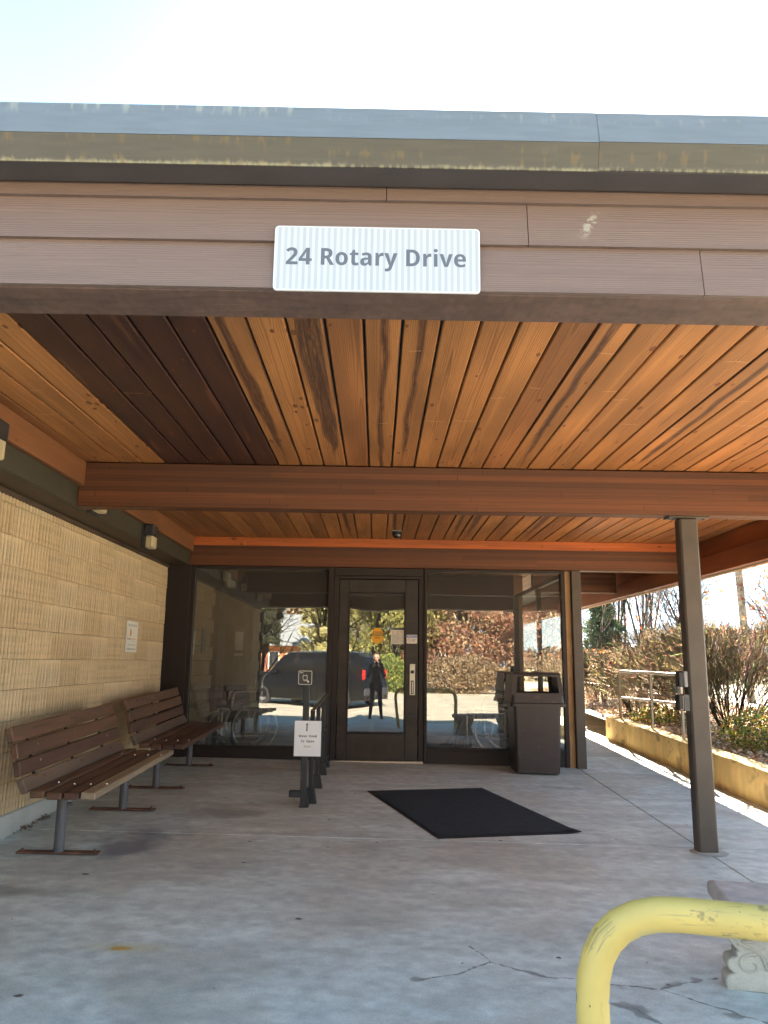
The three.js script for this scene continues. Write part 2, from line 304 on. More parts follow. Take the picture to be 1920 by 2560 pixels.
// porch concrete: trowel mottling, stains, gum spots, the crack
const crackLines = [[[0.2, -3.40], [0.30, -3.44], [0.42, -3.53], [0.50, -3.585], [0.62, -3.52], [0.72, -3.47], [0.85, -3.44], [1.0, -3.415], [1.156, -3.38], [1.3, -3.25], [1.44, -3.136], [1.62, -3.0]], [[0.5, -3.585], [0.47, -3.68], [0.42, -3.78]], [[1.156, -3.38], [1.3, -3.44], [1.42, -3.5]], [[0.85, -3.3], [1.0, -3.2], [1.08, -3.05], [1.2, -2.9]]];
const segD = (px, py, a, b) => { const dx = b[0] - a[0], dy = b[1] - a[1], t = clamp(((px - a[0]) * dx + (py - a[1]) * dy) / (dx * dx + dy * dy)); return Math.hypot(px - a[0] - t * dx, py - a[1] - t * dy); };
const spotR = rng(404), spots = Array.from({ length: 60 }, () => [-2.4 + 5.6 * spotR(), -2.6 - 6 * spotR(), 0.004 + 0.011 * spotR() ** 2, spotR()]);
spots.push([-0.36, -4.05, 0.017, 0.9], [-1.62, -4.65, 0.02, 0.9], [-1.32, -3.18, 0.018, 0.85]);
const PX = 6, PZ = 7.2;
const crackAt = (X, Z) => { let d = 9; const x = X + 0.07 * (fbm(X * 7 + 3, Z * 7, 4) - 0.5), z = Z + 0.07 * (fbm(X * 7 + 40, Z * 7 + 9, 4) - 0.5); if (z > -3.95 && x > 0) for (const l of crackLines) for (let i = 1; i < l.length; i++) d = Math.min(d, segD(x, z, l[i - 1], l[i])); return d; };
const porchT = tex(2048, 2048, (u, v) => {
  const x = -2.5 + u * PX, z = -2 - v * PZ;
  const a = fbm(x * 0.9 + 5, z * 1.3 + 40, 4), b = fbm(x * 2.2 + 9, z * 9 + 60, 4), c = fbm(x * 16, z * 22, 3), f = hash(Math.floor(u * 2048), Math.floor(v * 2048)) - 0.5, e = fbm(x * 1.7 + 31, z * 1.7 + 11, 4);
  let k = 1 + 0.14 * (a - 0.5) + 0.2 * (b - 0.5) + 0.22 * (c - 0.5) + 0.12 * f;
  let q = [196 * k, 201 * k, 196 * k];
  q = mix3(q, [168 * k, 156 * k, 140 * k], 0.3 * ss(0.46, 0.72, e) * (0.6 + 0.8 * c));                       // tea-brown leaf and dirt stains
  q = mix3(q, [206 * k, 208 * k, 204 * k], 0.4 * ss(0.56, 0.74, fbm(x * 1.2 + 77, z * 2.6 + 3, 5)));
  const st = Math.hypot((x + 1.52 + 0.12 * (e - 0.5)) / 0.30, (z + 5.35 + 0.35 * (x + 1.52)) / 0.42) + 1.3 * (fbm(x * 5, z * 5, 4) - 0.5); q = mix3(q, [104, 102, 106], 0.6 * ss(1, 0.2, st));
  const s2 = Math.hypot((x + 1.15) / 0.5, (z + 6.3) / 0.3) + 1.5 * (fbm(x * 4 + 8, z * 5, 4) - 0.5); q = mix3(q, [116, 110, 106], 0.5 * ss(1, 0.3, s2));
  const s3 = Math.hypot((x + 2.0) / 0.5, (z + 4.35) / 0.14) + 1.3 * (fbm(x * 5 + 3, z * 7, 4) - 0.5); q = mix3(q, [112, 112, 108], 0.5 * ss(1, 0.3, s3));
  const ru = Math.hypot((x + 1.09) / 0.05, (z + 3.64) / 0.026) + 0.5 * (noise(x * 60, z * 60) - 0.5); q = mix3(q, [206, 132, 40], 0.9 * ss(1.1, 0.5, ru)); q = mix3(q, [190, 176, 126], 0.4 * ss(4.5, 1, Math.hypot((x + 1.05) / 0.07, (z + 3.65) / 0.02) + fbm(x * 30, z * 30, 2)));
  for (const [sx, sz, r, d] of spots) { const dd = Math.hypot(x - sx, (z - sz) * 1.2); if (dd < r * 1.5) q = mix3(q, d > 0.25 ? [58, 54, 52] : [210, 208, 202], 0.8 * ss(r * 1.2, r * 0.6, dd + r * 0.5 * (noise(x * 200, z * 200) - 0.5))); }
  const cd = crackAt(x, z); if (cd < 0.12) { const w = 0.004 + 0.05 * ss(0.55, 0.8, fbm(x * 6 + 2, z * 6, 3)); q = mix3(q, [96, 94, 90], 0.5 * ss(w * 1.3, w * 0.4, cd + 0.02 * (fbm(x * 40, z * 40, 3) - 0.5))); q = mix3(q, [74, 72, 70], 0.6 * ss(0.005, 0.002, cd + 0.004 * noise(x * 70, z * 70))); }
  return q;
}, true, THREE.MirroredRepeatWrapping);
const porchB = tex(1024, 1024, (u, v) => { const x = u * PX, z = v * PZ; return 0.5 + 0.5 * (fbm(x * 30, z * 30, 3) - 0.5) + 0.3 * (fbm(x * 4, z * 14, 3) - 0.5); }, false, THREE.MirroredRepeatWrapping);
const porchM = std({ map: porchT, bumpMap: porchB, bumpScale: 0.003, roughness: 0.62 });
const paleConcreteM = std({ map: rep(speckle([170, 164, 150], 0.2, 8, 51), 0.5), roughness: 0.9 });
const asphaltM = std({ map: rep(speckle([190, 182, 162], 0.22, 10, 52), 0.25), roughness: 0.95 });
const lawnM = std({ map: rep(speckle([150, 134, 92], 0.5, 16, 53), 0.3), roughness: 1 });
const mulchM = std({ map: rep(tex(512, 512, (u, v) => { const n = fbm(u * 26, v * 26, 4, 26, 26), m = fbm(u * 60 + 5, v * 60, 2, 60, 60); return mix3([128, 94, 66], [222, 192, 154], ss(0.25, 0.75, n * 0.6 + m * 0.4)); }), 0.8), bumpMap: rep(bumpFine.clone(), 3), bumpScale: 0.03, roughness: 1 });
const planterM = std({ map: rep(tex(512, 256, (u, v) => { const k = 1 + 0.24 * (fbm(u * 5, v * 4, 4, 5, 4) - 0.5) + 0.16 * (fbm(u * 30, v * 5, 3, 30, 5) - 0.5); return mix3([232 * k, 194 * k, 126 * k], [150, 122, 80], 0.55 * ss(0.62, 0.75, fbm(u * 9 + 3, v * 6, 4, 9, 6))); }), 0.5, 1), bumpMap: bumpFine, bumpScale: 0.003, roughness: 0.9 });
const benchWoodM = [61, 62, 63, 64].map((s, i) => std({ map: plankTex(s, { light: [[112, 82, 62], [104, 74, 54], [98, 68, 52], [116, 96, 80]][i], late: [[80, 56, 42], [72, 48, 35], [68, 46, 36], [88, 70, 56]][i], knots: 1, w: 1024, h: 64, len: 1.8, wide: 0.09, ring: 0.005, bars: 0 }), bumpMap: plankBump, bumpScale: 0.0016, roughness: 0.6 }));
const benchPaleM = std({ map: plankTex(66, { light: [158, 138, 112], late: [122, 102, 80], knots: 1, h: 64, len: 1.8, wide: 0.09, ring: 0.005, bars: 0 }), bumpMap: plankBump, bumpScale: 0.0016, roughness: 0.65 });
const fitUV = (g, len, wide, du = 0) => { const a = g.attributes.uv; for (let i = 0; i < a.count; i++) a.setXY(i, a.getX(i) / len + 0.5 + du, a.getY(i) / wide + 0.5); return g; };
// ---------- ground ----------
{
  const g = new THREE.PlaneGeometry(700, 700).rotateX(-Math.PI / 2).translate(0, -0.62, 0);
  setting('ground', uvMetres(g.toNonIndexed()), lawnM);
  // paved yard in front of the porch, seen in the glass
  const yard = (name, x0, x1, z0, z1, mat, lift, nx = 24, nz = 24) => {
    const p = new THREE.PlaneGeometry(x1 - x0, z1 - z0, nx, nz).rotateX(-Math.PI / 2).translate((x0 + x1) / 2, 0, (z0 + z1) / 2), a = p.attributes.position;
    for (let i = 0; i < a.count; i++) a.setY(i, FY(clamp(a.getX(i), -6, 6), Math.max(-14, a.getZ(i))) + lift);
    p.computeVertexNormals(); return setting(name, uvMetres(p.toNonIndexed()), mat);
  };
  yard('driveway', -30, 30, 0.9, 70, asphaltM, -0.05);
  yard('side_path', 3.4, 60, -60, 0.9, asphaltM, -0.35, 8, 8);
  // porch slab: cast panels with a gap between them
  const floor = new THREE.Group(); floor.name = 'porch_floor'; floor.userData.kind = 'structure'; scene.add(floor);
  const panel = (x0, x1, z0, z1) => {
    const e = 0.004, out = [], q = (x, z, d) => [x, FY(x, z) - d, z];
    const put = (...p) => { for (const [a, b, c] of [[0, 1, 2], [0, 2, 3]]) out.push(...p[a], ...p[b], ...p[c]); };
    const nz = Math.max(1, Math.ceil((z1 - z0) / 3));
    for (let i = 0; i < nz; i++) { const a = mix(z0 + e, z1 - e, i / nz), b = mix(z0 + e, z1 - e, (i + 1) / nz); put(q(x0 + e, b, 0), q(x1 - e, b, 0), q(x1 - e, a, 0), q(x0 + e, a, 0)); }
    const ring = [[x0, z0], [x1, z0], [x1, z1], [x0, z1]], inn = [[x0 + e, z0 + e], [x1 - e, z0 + e], [x1 - e, z1 - e], [x0 + e, z1 - e]];
    for (let i = 0; i < 4; i++) { const j = (i + 1) % 4; put(q(...inn[i], 0), q(...inn[j], 0), q(...ring[j], e), q(...ring[i], e)); put(q(...ring[i], e), q(...ring[j], e), q(...ring[j], 0.12), q(...ring[i], 0.12)); }
    const g = finish(out), u = g.attributes.uv, p = g.attributes.position;
    for (let i = 0; i < p.count; i++) u.setXY(i, (p.getX(i) + 2.5) / PX, (-2 - p.getZ(i)) / PZ);
    part('slab_panel', g, porchM, floor);
  };
  const jx = 2.243, jz = -5.6, gp = 0.003;
  panel(-2.62, jx - gp, jz + gp, 0.9); panel(jx + gp, 3.42, jz + gp, 0.9);
  panel(-2.62, jx - gp, -9.06, jz - gp); panel(jx + gp, 3.42, -13, jz - gp); panel(jx + gp, 4.2, -22, -13 - gp);
}

// ---------- canopy ----------
const YC = 2.755, YB = 2.428;
const canopy = thing('entrance_canopy', 'low timber porch canopy with cedar board ceiling and brown lap siding front', 'canopy');
{
  const P = 0.164, X0 = 0.088;
  const kinds = { '-16': 'light', '-15': 'light', '-14': 'red', '-13': 'light', '-12': 'light', '-11': 'light', '-10': 'dark', '-9': 'dark', '-8': 'dark', '-7': 'dark', '-6': 'dark', '-5': 'streak', '-4': 'light', '-3': 'heavy', '-2': 'red', '-1': 'streak', 0: 'streak', 1: 'light', 2: 'light', 3: 'light', 4: 'red', 5: 'streak', 6: 'light', 7: 'light', 8: 'light', 9: 'light', 10: 'streak', 14: 'streak', 15: 'red' };
  const R = rng(8);
  const bay = (z0, z1, kindOf, k0, k1) => {
    const L = z1 - z0, geo = fitUV(chBox(P - 0.011, 0.035, L, 0.005, 'z'), Math.max(L, 3.3), P);
    for (let k = k0; k <= k1; k++) {
      const set = plankM[kindOf(k)], m = part('ceiling_board', geo, set[Math.floor(R() * set.length)], canopy);
      m.position.set(X0 + (k + 0.5) * P, YC + 0.0175 + (R() - 0.5) * 0.003, (z0 + z1) / 2);
      if (R() < 0.5) m.rotation.y = Math.PI;
    }
  };
  const at = (k) => kinds[k] ?? (R() < 0.75 ? 'light' : R() < 0.5 ? 'red' : 'streak');
  bay(-5.42, -2.281, at, -14, 21);
  const at2 = (k) => { const r = R(); return k < -4 ? (r < 0.6 ? 'red' : 'light') : r < 0.55 ? 'light' : r < 0.8 ? 'red' : 'streak'; };
  bay(-8.80, -5.56, at2, -14, 21);
  bay(-11.56, -8.98, at2, -14, 21);
  bay(-14.9, -11.72, at2, 10, 21);
  part('roof_deck', bx(-9, 3.84, YC + 0.04, 2.915, -22, -2.0, 0.004), darkBandM, canopy);
  // glulam beams
  const beam = (x0, x1, z0, z1) => { const g = fitUV(chBox(x1 - x0, YC - YB - 0.003, z1 - z0, 0.006, 'x'), 6, 0.34, x0 * 0.37 + z0 * 0.21); g.translate((x0 + x1) / 2, (YB + YC) / 2 - 0.0015, (z0 + z1) / 2); part('beam', g, beamM, canopy); };
  beam(-2.166, 3.60, -5.56, -5.42); beam(-2.166, 3.60, -8.98, -8.82); beam(2.34, 3.60, -11.72, -11.56);
  { const g = fitUV(chBox(5.76, 0.098, 0.03, 0.003, 'x'), 6.2, 0.1); g.translate(0.717, YC - 0.05, -8.803); part('trim_board', g, orangeM, canopy); }
  // ledger boards and painted bulkhead along the block wall
  for (const [z0, z1] of [[-5.418, -2.283], [-8.786, -5.562]]) { const g = fitUV(chBox(0.045, 0.178, z1 - z0, 0.004, 'z'), 3.3, 0.18); g.translate(-2.143, YC - 0.0905, (z0 + z1) / 2); part('ledger_board', g, ledgerM, canopy); }
  part('bulkhead_face', bx(-2.205, -2.167, YB, YC - 0.003, -11.9, -2.29, 0.003, 'z'), oliveM, canopy);
  part('bulkhead_soffit', bx(-2.52, -2.207, YB + 0.001, YB + 0.03, -11.9, -2.29, 0.003, 'z'), brownSoffitM, canopy);
  part('wall_trim', bx(-2.43, -2.40, YB - 0.035, YB - 0.001, -8.9, -1.7, 0.003, 'z'), brownSoffitM, canopy);
  // front box beam: soffit board, lap siding with butt joints, dark sub-fascia, roof-edge metal
  { const g = bx(-8, 3.78, YB - 0.003, YB + 0.02, -2.28, -2.095, 0.006); part('front_soffit_board', g, lowTrimM, canopy); }
  part('front_backing', bx(-8, 3.78, YB + 0.022, YC + 0.035, -2.28, -2.11, 0.003), std({ map: speckle([70, 46, 33], 0.2, 8, 45), roughness: 0.7 }), canopy);
  const lap = (x0, x1, y0, y1, m, off) => { const o = [[-2.075, y0], [-2.0905, y0], [-2.1, y1], [-2.0905, y1]]; const g = prism(o, x0 + 0.0012, x1 - 0.0012); const u = g.attributes.uv; for (let i = 0; i < u.count; i++) u.setXY(i, u.getX(i) / 2.4 + off, (u.getY(i) - y0) / 0.15); part('siding_plank', g, m, canopy); };
  lap(-8, -1.6, 2.4255, 2.583, sidingMs[0], 0.1); lap(-1.6, 0.943, 2.4255, 2.583, sidingMs[1], 0.3); lap(0.943, 3.80, 2.4255, 2.583, sidingMs[2], 0.7);
  lap(-8, -2.2, 2.575, 2.722, sidingMs[2], 0.5); lap(-2.2, 0.431, 2.575, 2.722, sidingMs[0], 0.2); lap(0.431, 3.80, 2.575, 2.722, smearM, -0.431 / 2.4);
  lap(-8, 0.009, 2.7135, 2.80, sidingMs[1], 0.4); lap(0.009, 3.80, 2.7135, 2.80, sidingMs[2], 0.15);
  part('sub_fascia', bx(-8, 3.94, 2.752, 2.80, -2.07, -1.975, 0.003), darkBandM, canopy);
  const metal = (name, x0, x1, za, ya, zb, yb, m) => { const t = 0.004, o = [[za, ya], [zb, yb], [zb - t, yb], [za - t, ya]]; const g = prism(o, x0, x1); const u = g.attributes.uv, p = g.attributes.position; for (let i = 0; i < u.count; i++) u.setXY(i, p.getX(i) / 5.5, clamp((p.getY(i) - ya) / (yb - ya), 0.01, 0.99)); part(name, g, m, canopy); };
  for (const [x0, x1, d] of [[-8, 0.6135, 0], [0.6137, 3.95, 0.002]]) {
    metal('drip_flange', x0, x1, -1.972 + d, 2.750 + d, -1.945 + d, 2.822 + d * 0.5, edgeLowM);
    metal('roof_edge_metal', x0, x1, -1.944 + d, 2.823 + d * 0.5, -1.962 + d, 2.932 - d, edgeUpM);
  }
  part('roof_edge_cap', bx(-8, 3.95, 2.921, 2.931, -2.3, -1.968, 0.002), darkBandM, canopy);
  // eave along the open side
  { const g = fitUV(chBox(0.05, 0.185, 19.6, 0.004, 'z'), 6, 0.2); g.translate(3.695, 2.66, -12.1); part('eave_board', g, eaveM, canopy); }
  { const g = fitUV(chBox(0.06, 0.20, 19.6, 0.006, 'z'), 6, 0.2, 0.37); g.translate(3.665, 2.458, -12.1); part('eave_board', g, eaveM, canopy); }
  part('eave_gap', bx(3.697, 3.735, 2.357, 2.55, -21.9, -2.3, 0.002, 'z'), blackM, canopy);
  part('eave_trim', bx(3.737, 3.80, 2.352, 2.80, -21.9, -2.107, 0.003, 'z'), tanM, canopy);
  part('side_fascia', bx(3.802, 3.93, 2.75, 2.925, -22, -1.99, 0.004, 'z'), edgeLowM, canopy);
  // steel post with its cap plate
  const ps = part('post', bx(2.178, 2.31, FY(2.24, -5.5) - 0.05, YB - 0.012, -5.56, -5.452, 0.012, 'y'), postM, canopy);
  part('base_grout', new THREE.CylinderGeometry(0.115, 0.135, 0.006, 9).scale(1, 1, 0.85).translate(2.252, FY(2.252, -5.5) + 0.0035, -5.49), footingM, ps);
  part('cap_plate', [bx(2.10, 2.395, -0.012, -0.001, -5.56, -5.44, 0.002), ...[2.125, 2.37].map((x) => rod(V(x, -0.02, -5.5), V(x, -0.011, -5.5), 0.009))].map((g) => g.translate(0, YB, 0)), postM, ps);
}

// ---------- block wall ----------
{
  const WX = -2.42, BH = 0.2, BL = 0.4, Y0 = 0.345;
  const wall = thing('block_wall', 'tan fluted concrete block wall behind the two wooden benches', 'wall');
  const R = rng(31);
  const fluted = (h, n, seed) => {                        // a block with broken vertical ribs
    const r = rng(seed), out = [], L = BL - 0.008, p = L / n, prof = [];
    for (let i = 0; i < n; i++) for (const [f, d] of [[0.005, 0], [0.03, 0.02], [0.14, 0.031], [0.26, 0.034], [0.38, 0.031], [0.48, 0.024], [0.53, 0.016], [0.56, 0], [0.995, 0]]) prof.push([-L / 2 + (i + f) * p + (r() - 0.5) * 0.0012, d + (d > 0.01 ? (r() - 0.5) * 0.002 : 0)]);
    const H = h / 2, c = 0.002;
    const quad = (a, b, e, f) => out.push(...a, ...b, ...e, ...a, ...e, ...f);
    for (let i = 0; i + 1 < prof.length; i++) { const [a, da] = prof[i], [b, db] = prof[i + 1], w = (r() - 0.5) * 0.003;
      quad([da + w, -H, a], [da, H - c, a], [db, H - c, b], [db + w, -H, b].map((q) => q)); }
    const flat = prof.map(([a, d]) => [d, H - c, a]);
    for (let i = 0; i + 1 < flat.length; i++) { quad(flat[i], [flat[i][0] - 0.005, H, flat[i][2]], [flat[i + 1][0] - 0.005, H, flat[i + 1][2]], flat[i + 1]); }
    for (const s of [-1, 1]) { const z = s * L / 2; quad([0, -H, z], [0, H, z], [-0.03, H, z], [-0.03, -H, z]); }
    const g = finish(out, 'z');
    return g;
  };
  const full = [1, 2, 3, 4].map((s) => fluted(BH - 0.0035, 8, s)), short = fluted(0.045, 8, 9);
  const zEnd = -8.93, zFront = -1.62;
  for (let row = 0; row < 11; row++) {
    const h = row === 10 ? 0.045 : BH - 0.0035, y = Y0 + row * BH + h / 2 + 0.0025;
    for (let i = 0; i < 19; i++) {
      const z = zFront - (row % 2 ? 0.2 : 0) - (i + 0.5) * BL; if (z - BL / 2 < zEnd - 0.3 || (z + BL / 2 > zFront + 0.01)) continue;
      const m = part('block', row === 10 ? short : full[Math.floor(R() * 4)], blockMs[Math.floor(R() * 4)], wall);
      m.position.set(WX + (R() - 0.5) * 0.003 - 0.022, y, z);
    }
  }
  part('mortar', bx(-2.62, WX - 0.024, 0.1, 2.60, zEnd - 0.25, zFront + 0.001, 0.002, 'z'), mortarM, wall);
  part('corner_trim', bx(-2.63, -2.39, 0.1, YB - 0.037, zFront + 0.004, zFront + 0.06, 0.004, 'y'), bronzeM, wall);
  { const g = bx(-2.62, WX + 0.012, -0.1, Y0, -9.0, zFront + 0.002, 0.008, 'z'); part('footing', g, footingM, wall); }
}
// ---------- glazed entrance ----------
const ZG = -8.9, FI = 0.272;
function pane(w, h, sag = 0, nx = 1, ny = 1) {
  const g = new THREE.PlaneGeometry(w, h, nx, ny), p = g.attributes.position;
  if (sag) for (let i = 0; i < p.count; i++) { const a = p.getX(i) / w * 2, b = p.getY(i) / h * 2; p.setZ(i, sag * (1 - a * a) * (1 - b * b)); }
  g.computeVertexNormals(); return g;
}
const front = thing('glazed_entrance', 'dark bronze glazed entrance front with a single swing door', 'storefront');
{
  const fr = (x0, x1, y0, y1, z0 = ZG - 0.05, z1 = ZG + 0.035, m = bronzeM, n = 'mullion', ax = 'y') => part(n, bx(x0, x1, y0, y1, z0, z1, 0.004, ax), m, front);
  const T = 2.394, B = 0.43;
  fr(-2.52, -2.15, 0.2, YB - 0.002, ZG - 0.06, ZG + 0.06, bronzeM, 'jamb_panel');
  fr(-2.148, -2.1, 0.25, YB - 0.002, ZG - 0.06, ZG + 0.045);
  fr(-2.098, -0.567, T, YB - 0.002, ZG - 0.05, ZG + 0.035, bronzeM, 'head_rail', 'x');
  fr(-2.098, -0.567, 0.2, 0.40, ZG - 0.05, ZG + 0.02, bronzeM, 'kick_panel', 'x');
  fr(-2.098, -0.567, 0.401, B, ZG - 0.05, ZG + 0.045, bronzeM, 'sill', 'x');
  fr(-0.565, -0.505, 0.2, YB - 0.002, ZG - 0.06, ZG + 0.05); fr(-0.503, -0.442, 0.2, 2.335, ZG - 0.05, ZG + 0.03);
  fr(-0.503, 0.536, 2.337, YB - 0.002, ZG - 0.05, ZG + 0.03, bronzeM, 'transom_panel', 'x');
  fr(-0.44, 0.476, 2.300, 2.335, ZG - 0.05, ZG + 0.04, bronzeM, 'head_rail', 'x');
  fr(0.478, 0.536, 0.2, 2.335, ZG - 0.05, ZG + 0.03); fr(0.538, 0.572, 0.2, YB - 0.002, ZG - 0.06, ZG + 0.05);
  fr(0.574, 2.116, T, YB - 0.002, ZG - 0.05, ZG + 0.035, bronzeM, 'head_rail', 'x');
  fr(0.574, 2.116, 0.18, 0.40, ZG - 0.05, ZG + 0.02, bronzeM, 'kick_panel', 'x');
  fr(0.574, 2.116, 0.401, B, ZG - 0.05, ZG + 0.045, bronzeM, 'sill', 'x');
  fr(2.118, 2.165, 0.18, YB - 0.002, ZG - 0.06, ZG + 0.03); fr(2.167, 2.232, 0.18, YB - 0.002, ZG - 0.05, ZG + 0.012, tanM);
  fr(2.234, 2.338, 0.1, YB - 0.002, ZG - 0.03, ZG + 0.075, postM, 'corner_post');
  part('pane', pane(1.534, T - B + 0.01, 0.0010, 16, 16).translate(-1.333, (T + B) / 2, ZG), glassM, front);
  part('pane', pane(1.546, T - B + 0.01, 0.0010, 16, 16).translate(1.345, (T + B) / 2, ZG), glassM, front);
  for (const x of [-1.333, 1.345]) part('inner_glass', pane(1.54, T - B + 0.01).translate(x, (T + B) / 2, ZG - 0.014), tintM, front);
  // door
  const d = sub('door', front), y0 = 0.292, y1 = 2.293, zf = ZG + 0.022, zb = ZG - 0.022;
  part('stile', bx(-0.434, -0.328, y0, y1, zb, zf, 0.003, 'y'), doorM, d); part('stile', bx(0.328, 0.470, y0, y1, zb, zf, 0.003, 'y'), doorM, d);
  part('rail', bx(-0.326, 0.326, 2.147, y1, zb, zf - 0.001, 0.003), doorM, d); part('rail', bx(-0.326, 0.326, y0, 0.575, zb, zf - 0.001, 0.003), doorM, d);
  const st = (x0, x1, y0, y1) => bx(x0, x1, y0, y1, ZG - 0.012, zf + 0.004, 0.003, 'y');
  part('glazing_bead', [st(-0.327, -0.313, 0.576, 2.146), st(0.313, 0.327, 0.576, 2.146), st(-0.312, 0.312, 2.13, 2.1465), st(-0.312, 0.312, 0.5755, 0.592)], bronzeM, d);
  part('glass', pane(0.64, 1.57, 0.0022, 24, 32).translate(0, 1.361, ZG + 0.002), glassM, d); part('inner_glass', pane(0.64, 1.57).translate(0, 1.361, ZG - 0.012), tintM, d);
  const lk = [chBox(0.062, 0.345, 0.012, 0.004).translate(0.408, 1.172, zf + 0.006)];
  part('lock_plate', lk, steelM, d);
  part('lock_cylinder', [new THREE.TorusGeometry(0.014, 0.005, 8, 20).translate(0.408, 1.255, zf + 0.014), new THREE.CylinderGeometry(0.011, 0.011, 0.008, 16).rotateX(Math.PI / 2).translate(0.408, 1.255, zf + 0.015)], blackM, d);
  part('pull_recess', [bx(0.394, 0.422, 1.012, 1.16, zf + 0.0125, zf + 0.0145, 0.001)], blackM, d);
  part('pull', [rod(V(0.408, 1.02, zf + 0.02), V(0.408, 1.148, zf + 0.02), 0.006)], steelM, d);
  part('threshold', bx(-0.5, 0.53, FI - 0.06, 0.290, ZG - 0.08, ZG + 0.06, 0.004), steelM, front);
  // side glazing and inner screen of the vestibule
  const XS = 2.2;
  const sd = (z0, z1, y0, y1, n = 'mullion') => part(n, bx(XS - 0.03, XS + 0.03, y0, y1, z0, z1, 0.003, 'z'), bronzeM, front);
  sd(-12.2, ZG - 0.063, T - 0.02, YB - 0.002, 'head_rail'); sd(-12.2, ZG - 0.063, 0.1, 0.42, 'kick_panel');
  sd(-10.55, -10.49, 0.421, T - 0.021); sd(-12.26, -12.18, 0.421, T - 0.021);
  for (const [a, b] of [[-10.488, ZG - 0.065], [-12.178, -10.552]]) part('pane', pane(b - a, 1.94, 0.0006, 6, 6).rotateY(Math.PI / 2).translate(XS, 1.397, (a + b) / 2), clearM, front);
  const zi = -12.24, bk = (x0, x1, y0, y1, n = 'mullion', m = bronzeM) => part(n, bx(x0, x1, y0, y1, zi - 0.04, zi + 0.04, 0.003, 'y'), m, front);
  bk(-2.5, 2.16, 2.15, 2.76, 'inner_head_panel', matteM); bk(-2.5, -1.95, 0.2, 2.149, 'inner_panel', matteM); for (const x of [-1.0, -0.1, 0.85, 2.1]) bk(x, x + 0.08, 0.2, 2.149);
  bk(-1.948, 2.098, 0.15, 0.32, 'kick_panel');
  for (const [a, b] of [[-1.95, -1], [-0.92, -0.1], [-0.02, 0.85], [0.93, 2.1]]) part('inner_pane', pane(b - a, 1.83).translate((a + b) / 2, 1.235, zi), clearM, front);
}
// inner wall, floor and lobby of the vestibule
{
  const w = thing('vestibule_wall', 'smooth tan block wall inside the vestibule behind the glass', 'wall');
  const geo = [chBox(0.03, 0.19, 0.39, 0.004, 'z'), chBox(0.03, 0.045, 0.39, 0.004, 'z')], R = rng(77);
  for (let r = 0; r < 11; r++) for (let i = 0; i < 6; i++) { const z = -9.17 - (r % 2 ? 0.2 : 0) - i * 0.4; const m = part('block', geo[r === 10 ? 1 : 0], blockMs[Math.floor(R() * 4)], w); m.position.set(-2.435, 0.345 + r * 0.2 + (r === 10 ? 0.026 : 0.1), z); }
  part('mortar', bx(-2.62, -2.445, 0.1, 2.6, -12.3, -9.19, 0.002, 'z'), mortarM, w);
  part('corner_panel', bx(-2.44, -2.36, 0.25, YB - 0.002, -12.19, -11.58, 0.003, 'y'), doorM, w);
  const lobby = new THREE.Group(); lobby.name = 'lobby_shell'; lobby.userData.kind = 'structure'; scene.add(lobby);
  part('wall', bx(-7, 2.3, 0, 2.9, -21.9, -21.7, 0.002), brownSoffitM, lobby);
  part('wall', bx(-7.2, -7, 0, 2.9, -21.9, -1.7, 0.002, 'z'), tanM, lobby); part('wall', bx(2.17, 2.32, 0, 2.75, -21.7, -12.29, 0.002, 'z'), tanM, lobby);
  part('wall', bx(-7, -2.63, 0, 2.9, -12.35, -12.2, 0.002), brownSoffitM, lobby); part('wall', bx(-7, -2.64, 0, 2.75, -1.72, -1.6, 0.002), tanM, lobby);
  part('ceiling', bx(-7, 2.17, 2.70, 2.74, -21.7, -12.3, 0.002), brownSoffitM, lobby); part('floor', bx(-7, 2.17, 0.1, 0.262, -21.7, -12.3, 0.002), darkBandM, lobby);
  const fl = new THREE.Group(); fl.name = 'vestibule_floor'; fl.userData.kind = 'structure'; scene.add(fl);
  const tm = [0, 1, 2].map((i) => std({ map: speckle([[128, 130, 132], [122, 124, 128], [134, 134, 134]][i], 0.12, 6, 90 + i, 128), roughness: 0.3 })), tg = chBox(0.444, 0.012, 0.444, 0.002);
  part('bedding', bx(-2.5, 2.2, 0.1, FI - 0.012, -12.3, ZG - 0.06, 0.002), mortarM, fl);
  for (let i = 0; i < 10; i++) for (let j = 0; j < 7; j++) part('tile', tg, tm[Math.floor(R() * 3)], fl).position.set(-2.18 + i * 0.45, FI - 0.005, -9.19 - j * 0.45);
}
